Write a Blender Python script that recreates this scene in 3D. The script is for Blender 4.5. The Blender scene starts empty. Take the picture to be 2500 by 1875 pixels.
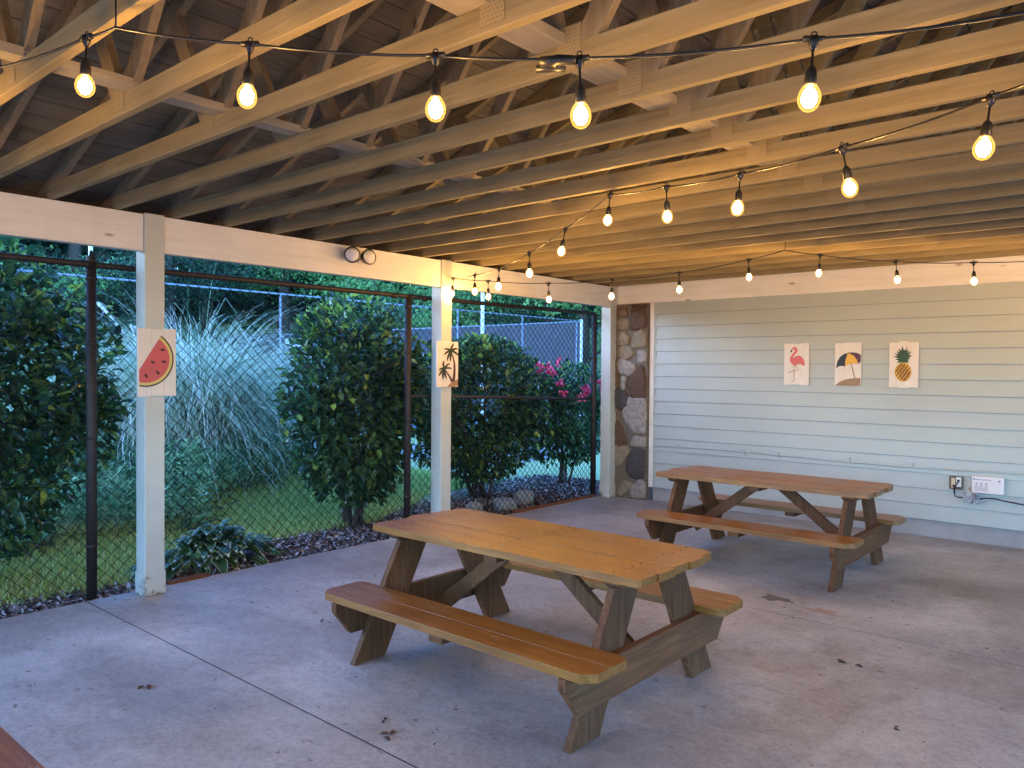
import bpy, math, random
import numpy as np
from mathutils import Vector, Matrix
R_ = math.radians
random.seed(7); rng = np.random.default_rng(7)
sc = bpy.context.scene
col = sc.collection

# ------------------------------------------------------------ camera, world, sun, exposure
cam_d = bpy.data.cameras.new("camera"); cam = bpy.data.objects.new("camera", cam_d); col.objects.link(cam)
def cam_rows(yaw, pitch, roll):
    c, s = math.cos(yaw), math.sin(yaw)
    f = Vector((s*math.cos(pitch), c*math.cos(pitch), math.sin(pitch)))
    r = Vector((c, -s, 0)); d = f.cross(r)
    cr, sr = math.cos(roll), math.sin(roll)
    return cr*r + sr*d, -sr*r + cr*d, f
rr, dd, ff = cam_rows(R_(-40.76659), R_(-1.01911), R_(-0.44226))
M = Matrix((rr, -dd, -ff)).transposed().to_4x4(); M.translation = (0, 0, 1.6)
cam.matrix_world = M
cam_d.sensor_width = 36; cam_d.lens = 1893.46/2500*36
cam_d.clip_start = .05; cam_d.clip_end = 500
sc.camera = cam

SUN_EL, SUN_ROT = 14.0, 215.0
w = bpy.data.worlds.new("World"); sc.world = w; w.use_nodes = True
nt = w.node_tree; bg = nt.nodes["Background"]
sky = nt.nodes.new("ShaderNodeTexSky"); sky.sky_type = 'NISHITA'; sky.sun_disc = False
sky.sun_elevation = R_(SUN_EL); sky.sun_rotation = R_(SUN_ROT); sky.ozone_density = 7.5
sky.air_density = 1.0; sky.dust_density = 0.3
tint = nt.nodes.new("ShaderNodeMix"); tint.data_type = 'RGBA'; tint.blend_type = 'MULTIPLY'; tint.inputs[0].default_value = 1; tint.inputs[7].default_value = (1, .965, 1.0, 1)
nt.links.new(sky.outputs[0], tint.inputs[6]); nt.links.new(tint.outputs[2], bg.inputs[0]); bg.inputs[1].default_value = 0.15
sun_d = bpy.data.lights.new("sun", 'SUN'); sun = bpy.data.objects.new("sun", sun_d); col.objects.link(sun)
sun_d.energy = 0.02; sun_d.angle = R_(20); sun_d.color = (1, .9, .8)
_az = R_(SUN_ROT)
sun.rotation_euler = Vector((math.sin(_az), math.cos(_az), math.tan(R_(SUN_EL)))).to_track_quat('Z', 'Y').to_euler()
vs = sc.view_settings; vs.view_transform = 'Standard'; vs.look = 'None'; vs.gamma = 1; vs.use_curve_mapping = False
vs.exposure = 3.97
sc.cycles.max_bounces = 7; sc.cycles.diffuse_bounces = 4; sc.cycles.transparent_max_bounces = 8
sc.cycles.use_denoising = True; sc.cycles.sample_clamp_indirect = 6
BULB_E = 54.0
BULB_C = (1.0, .57, .17)

# ------------------------------------------------------------ materials
def mat(name, base, rough=.7, var=None, scale=5, bump=0, bscale=60, metal=0, spec=.5, stretch=None, detail=4, island=None, twoside=False, trans=0, coat=0):
    m = bpy.data.materials.new(name); m.use_nodes = True; t = m.node_tree; n = t.nodes; L = t.links
    b = n["Principled BSDF"]; b.inputs["Base Color"].default_value = (*base, 1)
    b.inputs["Roughness"].default_value = rough; b.inputs["Metallic"].default_value = metal
    b.inputs["Specular IOR Level"].default_value = spec; b.inputs["Coat Weight"].default_value = coat
    co = n.new("ShaderNodeTexCoord"); mp = n.new("ShaderNodeMapping"); L.new(co.outputs["Object"], mp.inputs[0])
    if stretch: mp.inputs["Scale"].default_value = stretch
    last = None
    if var:
        nz = n.new("ShaderNodeTexNoise"); nz.inputs["Scale"].default_value = scale; nz.inputs["Detail"].default_value = detail
        nz.inputs["Roughness"].default_value = .6
        L.new(mp.outputs[0], nz.inputs[0])
        rp = n.new("ShaderNodeValToRGB"); rp.color_ramp.elements[0].position = .35; rp.color_ramp.elements[1].position = .68
        rp.color_ramp.elements[0].color = (*base, 1); rp.color_ramp.elements[1].color = (*var, 1)
        L.new(nz.outputs[0], rp.inputs[0]); last = rp.outputs[0]
    if island:
        g = n.new("ShaderNodeNewGeometry"); r2 = n.new("ShaderNodeValToRGB"); e = r2.color_ramp.elements
        e[0].color = (*island[0], 1); e[0].position = 0; e[1].color = (*island[-1], 1); e[1].position = 1
        for i, c in enumerate(island[1:-1]):
            el = e.new((i+1)/(len(island)-1)); el.color = (*c, 1)
        L.new(g.outputs["Random Per Island"], r2.inputs[0]); last = r2.outputs[0]
    if last: L.new(last, b.inputs["Base Color"])
    if bump:
        nb = n.new("ShaderNodeTexNoise"); nb.inputs["Scale"].default_value = bscale; nb.inputs["Detail"].default_value = 3
        L.new(mp.outputs[0], nb.inputs[0]); bp = n.new("ShaderNodeBump"); bp.inputs["Strength"].default_value = bump
        bp.inputs["Distance"].default_value = .004; L.new(nb.outputs[0], bp.inputs["Height"]); L.new(bp.outputs[0], b.inputs["Normal"])
    if island and trans:
        tr_ = n.new("ShaderNodeBsdfTranslucent"); L.new(last, tr_.inputs[0]); ms = n.new("ShaderNodeMixShader"); ms.inputs[0].default_value = trans
        L.new(b.outputs[0], ms.inputs[1]); L.new(tr_.outputs[0], ms.inputs[2]); L.new(ms.outputs[0], n["Material Output"].inputs[0])
    return m
def wood_mat(name, c1, c2, c3, rough, axis='X', worn=None, coat=0, gs=1.0, z_mottle=.5):
    m = bpy.data.materials.new(name); m.use_nodes = True; t = m.node_tree; n = t.nodes; L = t.links
    b = n["Principled BSDF"]; b.inputs["Roughness"].default_value = rough; b.inputs["Specular IOR Level"].default_value = .5 if rough < .45 else .2; b.inputs["Coat Weight"].default_value = coat
    b.inputs["Coat Roughness"].default_value = .35
    co = n.new("ShaderNodeTexCoord"); mp = n.new("ShaderNodeMapping"); L.new(co.outputs["Object"], mp.inputs[0])
    s = {'X': (1.2, 22, 22), 'Y': (22, 1.2, 22), 'Z': (22, 22, 1.2)}[axis]
    g0 = n.new("ShaderNodeNewGeometry"); ad = n.new("ShaderNodeVectorMath"); ad.operation = 'ADD'
    sc_ = n.new("ShaderNodeVectorMath"); sc_.operation = 'SCALE'; sc_.inputs[3].default_value = 37
    cb = n.new("ShaderNodeCombineXYZ")
    for i in range(3): L.new(g0.outputs["Random Per Island"], cb.inputs[i])
    L.new(cb.outputs[0], sc_.inputs[0]); L.new(mp.outputs[0], ad.inputs[0]); L.new(sc_.outputs[0], ad.inputs[1])
    mp.inputs["Scale"].default_value = tuple(q*gs for q in s)
    nz = n.new("ShaderNodeTexNoise"); nz.inputs["Scale"].default_value = 2.2; nz.inputs["Detail"].default_value = 6; nz.inputs["Distortion"].default_value = .6
    L.new(ad.outputs[0], nz.inputs[0])
    rp = n.new("ShaderNodeValToRGB"); e = rp.color_ramp.elements
    e[0].position = .3; e[0].color = (*c1, 1); e[1].position = .72; e[1].color = (*c3, 1); k = e.new(.52); k.color = (*c2, 1)
    L.new(nz.outputs[0], rp.inputs[0])
    n2 = n.new("ShaderNodeTexNoise"); n2.inputs["Scale"].default_value = 3.0; n2.inputs["Detail"].default_value = 5; L.new(co.outputs["Object"], n2.inputs[0])
    mx = n.new("ShaderNodeMix"); mx.data_type = 'RGBA'; mx.blend_type = 'MULTIPLY'; mx.inputs[0].default_value = z_mottle
    r3 = n.new("ShaderNodeValToRGB"); r3.color_ramp.elements[0].position = .3; r3.color_ramp.elements[0].color = (.5, .48, .46, 1); r3.color_ramp.elements[1].position = .65; r3.color_ramp.elements[1].color = (1.1, 1.1, 1.1, 1)
    L.new(n2.outputs[0], r3.inputs[0]); L.new(rp.outputs[0], mx.inputs[6]); L.new(r3.outputs[0], mx.inputs[7]); last = mx.outputs[2]
    vk = n.new("ShaderNodeTexVoronoi"); vk.inputs["Scale"].default_value = 1.0; mpk = n.new("ShaderNodeMapping"); mpk.inputs["Scale"].default_value = {'X': (2.2, 6, 6), 'Y': (6, 2.2, 6), 'Z': (6, 6, 2.2)}[axis]
    ak = n.new("ShaderNodeVectorMath"); ak.operation = 'ADD'; L.new(co.outputs["Object"], mpk.inputs[0]); L.new(mpk.outputs[0], ak.inputs[0]); L.new(sc_.outputs[0], ak.inputs[1]); L.new(ak.outputs[0], vk.inputs[0])
    rk = n.new("ShaderNodeValToRGB"); rk.color_ramp.elements[0].position = .045; rk.color_ramp.elements[0].color = (.35, .3, .27, 1); rk.color_ramp.elements[1].position = .10; rk.color_ramp.elements[1].color = (1, 1, 1, 1); L.new(vk.outputs["Distance"], rk.inputs[0])
    mk = n.new("ShaderNodeMix"); mk.data_type = 'RGBA'; mk.blend_type = 'MULTIPLY'; mk.inputs[0].default_value = .8; L.new(last, mk.inputs[6]); L.new(rk.outputs[0], mk.inputs[7]); last = mk.outputs[2]
    if worn:
        n3 = n.new("ShaderNodeTexNoise"); n3.inputs["Scale"].default_value = 5.5; n3.inputs["Detail"].default_value = 9; n3.inputs["Roughness"].default_value = .75
        mp3 = n.new("ShaderNodeMapping"); mp3.inputs["Scale"].default_value = {'X': (.5, 2.2, 2), 'Y': (2.2, .5, 2), 'Z': (2, 2, .5)}[axis]
        L.new(co.outputs["Object"], mp3.inputs[0]); L.new(mp3.outputs[0], n3.inputs[0])
        r4 = n.new("ShaderNodeValToRGB"); r4.color_ramp.elements[0].position = .63; r4.color_ramp.elements[1].position = .69; L.new(n3.outputs[0], r4.inputs[0])
        m2 = n.new("ShaderNodeMix"); m2.data_type = 'RGBA'; L.new(r4.outputs[0], m2.inputs[0]); L.new(last, m2.inputs[6]); m2.inputs[7].default_value = (*worn, 1); last = m2.outputs[2]
    L.new(last, b.inputs["Base Color"])
    rr_ = n.new("ShaderNodeMapRange"); rr_.inputs[3].default_value = rough-.1; rr_.inputs[4].default_value = rough+.2; L.new(n2.outputs[0], rr_.inputs[0]); L.new(rr_.outputs[0], b.inputs["Roughness"])
    bp = n.new("ShaderNodeBump"); bp.inputs["Strength"].default_value = .35; bp.inputs["Distance"].default_value = .003
    L.new(nz.outputs[0], bp.inputs["Height"]); L.new(bp.outputs[0], b.inputs["Normal"])
    return m

MT = {}
MT['beam'] = wood_mat("beam_paint", (.66, .61, .53), (.72, .67, .58), (.75, .70, .61), .55, 'Y', gs=.5, z_mottle=.18)
MT['header'] = wood_mat("header_paint", (.68, .63, .55), (.74, .69, .60), (.76, .71, .62), .55, 'X', gs=.5, z_mottle=.15)
MT['post'] = mat("post_paint", (.50, .50, .43), .55, (.45, .45, .38), 3, .25, 90)
MT['siding'] = mat("siding_paint", (.38, .41, .37), .5, (.35, .375, .34), 1.6, .12, 120)
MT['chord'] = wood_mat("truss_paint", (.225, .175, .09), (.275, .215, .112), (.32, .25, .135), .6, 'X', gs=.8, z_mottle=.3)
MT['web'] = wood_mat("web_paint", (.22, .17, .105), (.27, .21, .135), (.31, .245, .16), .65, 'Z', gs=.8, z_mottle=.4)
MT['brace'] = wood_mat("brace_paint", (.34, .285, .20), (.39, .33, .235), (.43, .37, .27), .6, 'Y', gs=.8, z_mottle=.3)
MT['deck'] = wood_mat("deck_boards", (.135, .118, .09), (.165, .147, .113), (.20, .178, .14), .75, 'Y', gs=.6, z_mottle=.6)
MT['dark'] = mat("dark_underlay", (.02, .018, .016), .9)
MT['trim'] = mat("trim_paint", (.74, .70, .66), .5, (.66, .62, .58), 4, .1)
MT['found'] = mat("foundation_cement", (.33, .31, .29), .85, (.25, .23, .21), 2.5, .5, 40)
MT['tw'] = wood_mat("stained_wood", (.17, .066, .010), (.25, .100, .015), (.34, .15, .026), .32, 'X', worn=(.44, .28, .15), coat=.08, z_mottle=.35)
MT['tw2'] = wood_mat("stained_legs", (.085, .032, .011), (.125, .049, .017), (.165, .072, .026), .5, 'Z', worn=(.26, .14, .07), z_mottle=.5)
MT['tg'] = wood_mat("weathered_wood", (.115, .045, .018), (.16, .066, .027), (.21, .094, .04), .7, 'Y', worn=(.30, .16, .08), z_mottle=.5)
MT['tgz'] = wood_mat("weathered_leg_wood", (.09, .036, .015), (.13, .055, .023), (.17, .08, .036), .75, 'Z', worn=(.28, .17, .09), z_mottle=.6)
MT['rust'] = mat("rusty_pipe", (.005, .005, .006), .6, (.032, .017, .011), 34, .8, 70, metal=.0, detail=7)
MT['wire'] = mat("chain_wire", (.006, .010, .012), .8, spec=.15)
MT['black'] = mat("black_rubber", (.012, .010, .009), .42)
MT['lampblk'] = mat("lamp_housing", (.02, .016, .014), .4)
MT['camel'] = mat("camellia_leaf", (.02, .05, .03), .22, island=[(.016, .042, .024), (.03, .08, .038), (.045, .12, .05), (.07, .17, .06), (.14, .26, .07)], coat=.3, trans=.4)
MT['camely'] = mat("camellia_young_leaf", (.2, .3, .05), .35, island=[(.16, .32, .06), (.28, .46, .07), (.42, .56, .10)], trans=.4)
MT['stem'] = mat("bark", (.06, .045, .035), .9, (.10, .08, .06), 20, .6, 50)
MT['grassL'] = mat("grass_blade", (.1, .2, .05), .6, island=[(.24, .36, .11), (.50, .62, .18), (.74, .80, .34)], trans=.4)
MT['pamp'] = mat("pampas_blade", (.3, .4, .25), .45, island=[(.07, .13, .07), (.20, .32, .18), (.50, .58, .38), (.80, .80, .62), (.90, .88, .72)], trans=.4)
MT['plume'] = mat("plume_fluff", (.55, .55, .48), .9, (.42, .42, .36), 30)
MT['junip'] = mat("juniper_sprig", (.06, .14, .07), .7, island=[(.05, .12, .06), (.12, .28, .13), (.28, .50, .26), (.42, .64, .36)], trans=.4)
MT['soil'] = mat("soil", (.03, .022, .018), .95, (.05, .038, .03), 8, .8, 30)
MT['rock'] = mat("rock_surface", (.30, .34, .32), .85, (.20, .22, .21), 9, .8, 25)
MT['hosta'] = mat("hosta_green", (.04, .12, .04), .35, island=[(.03, .09, .03), (.05, .14, .04), (.08, .19, .05)], trans=.4)
MT['hostaw'] = mat("hosta_margin", (.42, .5, .34), .4)
MT['pink'] = mat("pink_petal", (.7, .03, .12), .55, island=[(.85, .05, .17), (.72, .03, .11), (.9, .16, .30)])
MT['white'] = mat("white_plastic", (.70, .66, .62), .4)
MT['screen'] = mat("windscreen_fabric", (.045, .05, .058), .8, (.06, .066, .075), 3, .3, 20)
MT['galv'] = mat("galvanised_pipe", (.22, .25, .30), .55, metal=.2)
MT['pole'] = mat("pole_paint", (.78, .80, .82), .5)
MT['tr1'] = mat("dark_foliage", (.03, .07, .03), .7, island=[(.02, .06, .035), (.04, .10, .055), (.07, .16, .08)], trans=.4)
MT['tr2'] = mat("light_foliage", (.08, .2, .05), .7, island=[(.12, .30, .10), (.22, .46, .14), (.34, .60, .20)], trans=.4)
MT['tr3'] = mat("pine_foliage", (.08, .15, .1), .7, island=[(.14, .28, .19), (.24, .42, .29), (.34, .52, .37)], trans=.4)
MT['pave'] = mat("pale_pavement", (.24, .24, .235), .85, (.20, .20, .195), 1, .3)

def concrete():
    m = bpy.data.materials.new("concrete_slab"); m.use_nodes = True; t = m.node_tree; n = t.nodes; L = t.links
    b = n["Principled BSDF"]; co = n.new("ShaderNodeTexCoord")
    def noise(s, d=6, r=.6, dist=0, sx=(1, 1, 1)):
        mp = n.new("ShaderNodeMapping"); mp.inputs["Scale"].default_value = sx; L.new(co.outputs["Object"], mp.inputs[0])
        z = n.new("ShaderNodeTexNoise"); z.inputs["Scale"].default_value = s; z.inputs["Detail"].default_value = d; z.inputs["Roughness"].default_value = r; z.inputs["Distortion"].default_value = dist
        L.new(mp.outputs[0], z.inputs[0]); return z.outputs[0]
    def ramp(src, stops):
        r = n.new("ShaderNodeValToRGB"); e = r.color_ramp.elements; e[0].position = stops[0][0]; e[0].color = (*stops[0][1], 1); e[1].position = stops[-1][0]; e[1].color = (*stops[-1][1], 1)
        for p, c in stops[1:-1]: e.new(p).color = (*c, 1)
        L.new(src, r.inputs[0]); return r.outputs[0]
    def mix(a, bb, f, mode='MULTIPLY'):
        x = n.new("ShaderNodeMix"); x.data_type = 'RGBA'; x.blend_type = mode
        if isinstance(f, (int, float)): x.inputs[0].default_value = f
        else: L.new(f, x.inputs[0])
        L.new(a, x.inputs[6])
        if isinstance(bb, tuple): x.inputs[7].default_value = (*bb, 1)
        else: L.new(bb, x.inputs[7])
        return x.outputs[2]
    a = ramp(noise(.7, 7, .62, .4), [(.32, (.285, .285, .28)), (.5, (.40, .40, .395)), (.68, (.53, .53, .52))])
    a = mix(a, ramp(noise(3.2, 8, .7), [(.3, (.80, .79, .78)), (.62, (1.05, 1.05, 1.05))]), .8)
    a = mix(a, ramp(noise(38, 6, .8), [(.35, (.70, .70, .70)), (.6, (1.08, 1.08, 1.08))]), .8)
    a = mix(a, ramp(noise(11, 7, .75, .6, (1, 1.4, 1)), [(.34, (.72, .71, .70)), (.52, (1.02, 1.02, 1.02))]), .7)
    a = mix(a, ramp(noise(.55, 5, .55, 1.2), [(.47, (.76, .74, .73)), (.56, (1, 1, 1))]), .8)
    # dark speckles / old gum and sap spots
    sp = ramp(noise(9.5, 5, .62, 0, (1, 1.6, 1)), [(.665, (0, 0, 0)), (.70, (1, 1, 1))])
    a = mix(a, (.15, .125, .11), sp, 'MIX')
    vo = n.new("ShaderNodeTexVoronoi"); vo.inputs["Scale"].default_value = 4.2; L.new(co.outputs["Object"], vo.inputs[0])
    v2 = ramp(vo.outputs["Distance"], [(.035, (1, 1, 1)), (.065, (0, 0, 0))])
    x = n.new("ShaderNodeMix"); x.data_type = 'RGBA'; x.blend_type = 'MIX'; x.inputs[0].default_value = 1
    hf = n.new("ShaderNodeMath"); hf.operation = 'MULTIPLY'; L.new(v2, hf.inputs[0]); hf.inputs[1].default_value = .75
    a = mix(a, (.11, .09, .08), hf.outputs[0], 'MIX')
    # pale scuffs
    sc2 = ramp(noise(5, 8, .75, .8, (.4, 1.6, 1)), [(.66, (0, 0, 0)), (.72, (1, 1, 1))])
    s3 = n.new("ShaderNodeMath"); s3.operation = 'MULTIPLY'; L.new(sc2, s3.inputs[0]); s3.inputs[1].default_value = .35
    a = mix(a, (.62, .60, .57), s3.outputs[0], 'MIX')
    L.new(a, b.inputs["Base Color"])
    rg = n.new("ShaderNodeMapRange"); rg.inputs[1].default_value = .3; rg.inputs[2].default_value = .7; rg.inputs[3].default_value = .42; rg.inputs[4].default_value = .72
    L.new(noise(1.3, 6), rg.inputs[0]); L.new(rg.outputs[0], b.inputs["Roughness"])
    bp = n.new("ShaderNodeBump"); bp.inputs["Strength"].default_value = .25; bp.inputs["Distance"].default_value = .004
    L.new(noise(60, 5, .7), bp.inputs["Height"]); L.new(bp.outputs[0], b.inputs["Normal"])
    return m
MT['conc'] = concrete()
def grime(m, h=.35, c=(.16, .12, .08)):
    t = m.node_tree; n = t.nodes; L = t.links; b = n["Principled BSDF"]; src = b.inputs["Base Color"].links[0].from_socket
    co = n.new("ShaderNodeTexCoord"); sp = n.new("ShaderNodeSeparateXYZ"); L.new(co.outputs["Object"], sp.inputs[0])
    nz = n.new("ShaderNodeTexNoise"); nz.inputs["Scale"].default_value = 11; nz.inputs["Detail"].default_value = 8; nz.inputs["Roughness"].default_value = .75; L.new(co.outputs["Object"], nz.inputs[0])
    mr = n.new("ShaderNodeMapRange"); mr.inputs[1].default_value = 0; mr.inputs[2].default_value = h; mr.inputs[3].default_value = .16; mr.inputs[4].default_value = -.12; L.new(sp.outputs[2], mr.inputs[0])
    a = n.new("ShaderNodeMath"); L.new(nz.outputs[0], a.inputs[0]); L.new(mr.outputs[0], a.inputs[1])
    r = n.new("ShaderNodeValToRGB"); r.color_ramp.elements[0].position = .60; r.color_ramp.elements[1].position = .72; L.new(a.outputs[0], r.inputs[0])
    x = n.new("ShaderNodeMix"); x.data_type = 'RGBA'; L.new(r.outputs[0], x.inputs[0]); L.new(src, x.inputs[6]); x.inputs[7].default_value = (*c, 1); L.new(x.outputs[2], b.inputs["Base Color"])
grime(MT['post']); grime(MT['siding'], .34, (.33, .35, .30))
def nailplate():
    m = mat("nail_plate_metal", (.28, .22, .12), .7); t = m.node_tree; n = t.nodes; L = t.links; b = n["Principled BSDF"]
    co = n.new("ShaderNodeTexCoord"); br = n.new("ShaderNodeTexBrick"); mp = n.new("ShaderNodeMapping")
    mp.inputs["Rotation"].default_value = (R_(90), 0, 0)
    L.new(co.outputs["Object"], mp.inputs[0]); L.new(mp.outputs[0], br.inputs[0])
    br.inputs["Scale"].default_value = 1; br.inputs["Brick Width"].default_value = .016; br.inputs["Row Height"].default_value = .014; br.inputs["Mortar Size"].default_value = .0042
    br.inputs["Color1"].default_value = (.19, .145, .075, 1); br.inputs["Color2"].default_value = (.225, .17, .09, 1); br.inputs["Mortar"].default_value = (.285, .222, .118, 1)
    L.new(br.outputs[0], b.inputs["Base Color"]); return m
MT['plate'] = nailplate()
def glass_mat():
    m = bpy.data.materials.new("amber_bulb_glass"); m.use_nodes = True; t = m.node_tree; n = t.nodes; L = t.links
    n.remove(n["Principled BSDF"]); e = n.new("ShaderNodeEmission"); o = n["Material Output"]; e.inputs[0].default_value = (1, .47, .09, 1)
    e.inputs[1].default_value = GLASS_E; tr = n.new("ShaderNodeBsdfTransparent"); tr.inputs[0].default_value = (1, .93, .78, 1)
    lw = n.new("ShaderNodeLayerWeight"); lw.inputs[0].default_value = .4; mx = n.new("ShaderNodeMixShader"); mr = n.new("ShaderNodeMapRange")
    mr.inputs[3].default_value = .06; mr.inputs[4].default_value = .95; L.new(lw.outputs["Facing"], mr.inputs[0]); L.new(mr.outputs[0], mx.inputs[0])
    L.new(tr.outputs[0], mx.inputs[1]); L.new(e.outputs[0], mx.inputs[2]); L.new(mx.outputs[0], o.inputs[0]); return m
def core_mat():
    m = bpy.data.materials.new("glowing_filament"); m.use_nodes = True; t = m.node_tree; n = t.nodes; L = t.links
    n.remove(n["Principled BSDF"]); e = n.new("ShaderNodeEmission"); e.inputs[0].default_value = (*BULB_C, 1); e.inputs[1].default_value = BULB_E; L.new(e.outputs[0], n["Material Output"].inputs[0]); return m
GLASS_E = .15
MT['core'] = core_mat(); MT['bulb'] = glass_mat()
def flat(name, c, r=.65): return mat("paint_"+name, c, r, tuple(q*.92 for q in c), 5)

# ------------------------------------------------------------ mesh helpers
class MB:
    def __init__(s): s.v = []; s.f = []; s.m = []
    def add(s, vs_, fs, mi=0):
        o = len(s.v); s.v += [tuple(p) for p in vs_]; s.f += [tuple(i+o for i in f) for f in fs]; s.m += [mi]*len(fs)
    def box(s, x0, x1, y0, y1, z0, z1, mi=0):
        s.add([(x0,y0,z0),(x1,y0,z0),(x1,y1,z0),(x0,y1,z0),(x0,y0,z1),(x1,y0,z1),(x1,y1,z1),(x0,y1,z1)],
              [(0,3,2,1),(4,5,6,7),(0,1,5,4),(1,2,6,5),(2,3,7,6),(3,0,4,7)], mi)
    def prism(s, pts, ax, a0, a1, mi=0):
        """extrude polygon pts (2D) along axis ax from a0 to a1"""
        n = len(pts)
        def P(p, a):
            return {0: (a, p[0], p[1]), 1: (p[0], a, p[1]), 2: (p[0], p[1], a)}[ax]
        s.add([P(p, a0) for p in pts]+[P(p, a1) for p in pts], [tuple(range(n))[::-1], tuple(range(n, 2*n))]+[(i, (i+1) % n, n+(i+1) % n, n+i) for i in range(n)], mi)
    def bar(s, a, b, w_, t_, up=(0, 1, 0), mi=0):
        a, b = Vector(a), Vector(b); d = (b-a).normalized(); u = Vector(up).normalized(); p = d.cross(u).normalized()
        h = [(a+p*w_/2*i+u*t_/2*j) for i, j in ((-1,-1),(1,-1),(1,1),(-1,1))]+[(b+p*w_/2*i+u*t_/2*j) for i, j in ((-1,-1),(1,-1),(1,1),(-1,1))]
        s.add(h, [(0,3,2,1),(4,5,6,7),(0,1,5,4),(1,2,6,5),(2,3,7,6),(3,0,4,7)], mi)
    def tube(s, pts, r, k=8, mi=0, cap=True):
        pts = [Vector(p) for p in pts]; n = len(pts); rs = r if isinstance(r, (list, tuple)) else [r]*n
        ring = []; ref = Vector((0, 0, 1))
        d0 = (pts[1]-pts[0]).normalized()
        if abs(d0.z) > .9: ref = Vector((1, 0, 0))
        u = d0.cross(ref).normalized()
        for i in range(n):
            d = (pts[min(i+1, n-1)]-pts[max(i-1, 0)]).normalized()
            u = (u-d*u.dot(d)).normalized(); v = d.cross(u)
            ring += [pts[i]+(u*math.cos(2*math.pi*j/k)+v*math.sin(2*math.pi*j/k))*rs[i] for j in range(k)]
        fs = [(i*k+j, i*k+(j+1) % k, (i+1)*k+(j+1) % k, (i+1)*k+j) for i in range(n-1) for j in range(k)]
        if cap: fs += [tuple(range(k))[::-1], tuple((n-1)*k+j for j in range(k))]
        s.add(ring, fs, mi)
    def lathe(s, prof, c, ax=(0, 0, 1), k=14, mi=0):
        """prof: (radius, offset along ax)"""
        c = Vector(c); a = Vector(ax).normalized(); ref = Vector((1, 0, 0)) if abs(a.x) < .8 else Vector((0, 1, 0))
        u = a.cross(ref).normalized(); v = a.cross(u)
        vv = [c+a*h+(u*math.cos(2*math.pi*j/k)+v*math.sin(2*math.pi*j/k))*max(r, 1e-4) for r, h in prof for j in range(k)]
        n = len(prof)
        fs = [(i*k+j, i*k+(j+1) % k, (i+1)*k+(j+1) % k, (i+1)*k+j) for i in range(n-1) for j in range(k)]
        fs += [tuple(range(k))[::-1], tuple((n-1)*k+j for j in range(k))]
        s.add(vv, fs, mi)
    def build(s, name, mats, parent=None, smooth=False, bevel=0, loc=None):
        me = bpy.data.meshes.new(name); me.from_pydata(s.v, [], s.f)
        for m_ in (mats if isinstance(mats, (list, tuple)) else [mats]): me.materials.append(m_)
        me.polygons.foreach_set("material_index", s.m)
        if smooth: me.polygons.foreach_set("use_smooth", [True]*len(s.f))
        me.update(); o = bpy.data.objects.new(name, me); col.objects.link(o)
        if parent: o.parent = parent
        if loc: o.location = loc
        if bevel:
            b = o.modifiers.new("edge", 'BEVEL'); b.width = bevel; b.segments = 2; b.limit_method = 'ANGLE'; b.angle_limit = R_(40)
        return o
def fastmesh(name, V, F, mats, mi=None, parent=None, smooth=False):
    """V (n,3) array, F (m,4) int array"""
    me = bpy.data.meshes.new(name); k = F.shape[1]
    me.vertices.add(len(V)); me.vertices.foreach_set("co", np.ascontiguousarray(V, dtype=np.float32).ravel())
    me.loops.add(F.size); me.loops.foreach_set("vertex_index", np.ascontiguousarray(F, dtype=np.int32).ravel())
    me.polygons.add(len(F)); me.polygons.foreach_set("loop_start", np.arange(0, F.size, k, dtype=np.int32))
    try: me.polygons.foreach_set("loop_total", np.full(len(F), k, dtype=np.int32))
    except Exception: pass
    for m_ in (mats if isinstance(mats, (list, tuple)) else [mats]): me.materials.append(m_)
    if mi is not None: me.polygons.foreach_set("material_index", np.ascontiguousarray(mi, dtype=np.int32))
    if smooth: me.polygons.foreach_set("use_smooth", np.ones(len(F), dtype=bool))
    me.update(calc_edges=True); me.validate()
    o = bpy.data.objects.new(name, me); col.objects.link(o)
    if parent: o.parent = parent
    return o
def nrm(a): return a/np.maximum(np.linalg.norm(a, axis=1, keepdims=True), 1e-9)
def leafarr(P, D, N, Ln, W, fold=.25):
    """six-vertex folded leaves: P base, D direction, N up, returns V,F"""
    D = nrm(D); S = nrm(np.cross(D, N)); N = np.cross(S, D); n = len(P)
    Ln = np.broadcast_to(np.asarray(Ln, float), (n,))[:, None]; W = np.broadcast_to(np.asarray(W, float), (n,))[:, None]
    tip = P+D*Ln-N*Ln*.12
    v = np.stack([P, P+D*Ln*.33+S*W*.5+N*W*fold, P+D*Ln*.72+S*W*.4+N*W*fold*.6, tip, P+D*Ln*.72-S*W*.4+N*W*fold*.6, P+D*Ln*.33-S*W*.5+N*W*fold], 1).reshape(-1, 3)
    i = np.arange(n)[:, None]*6
    F = np.concatenate([i+np.array([[0, 1, 2, 3]]), i+np.array([[0, 3, 4, 5]])], 0)
    return v, F
def tag(o, label=None, cat=None, group=None, kind=None):
    if label: o['label'] = label
    if cat: o['category'] = cat
    if group: o['group'] = group
    if kind: o['kind'] = kind
    return o
def empty(name, loc=(0, 0, 0), rz=0, **k):
    o = bpy.data.objects.new(name, None); col.objects.link(o); o.location = loc; o.rotation_euler = (0, 0, rz); o.empty_display_size = .1
    return tag(o, **k)
def copy_tree(o, parent=None):
    c = o.copy(); col.objects.link(c); c.parent = parent
    for ch in list(o.children): copy_tree(ch, c)
    return c

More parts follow.
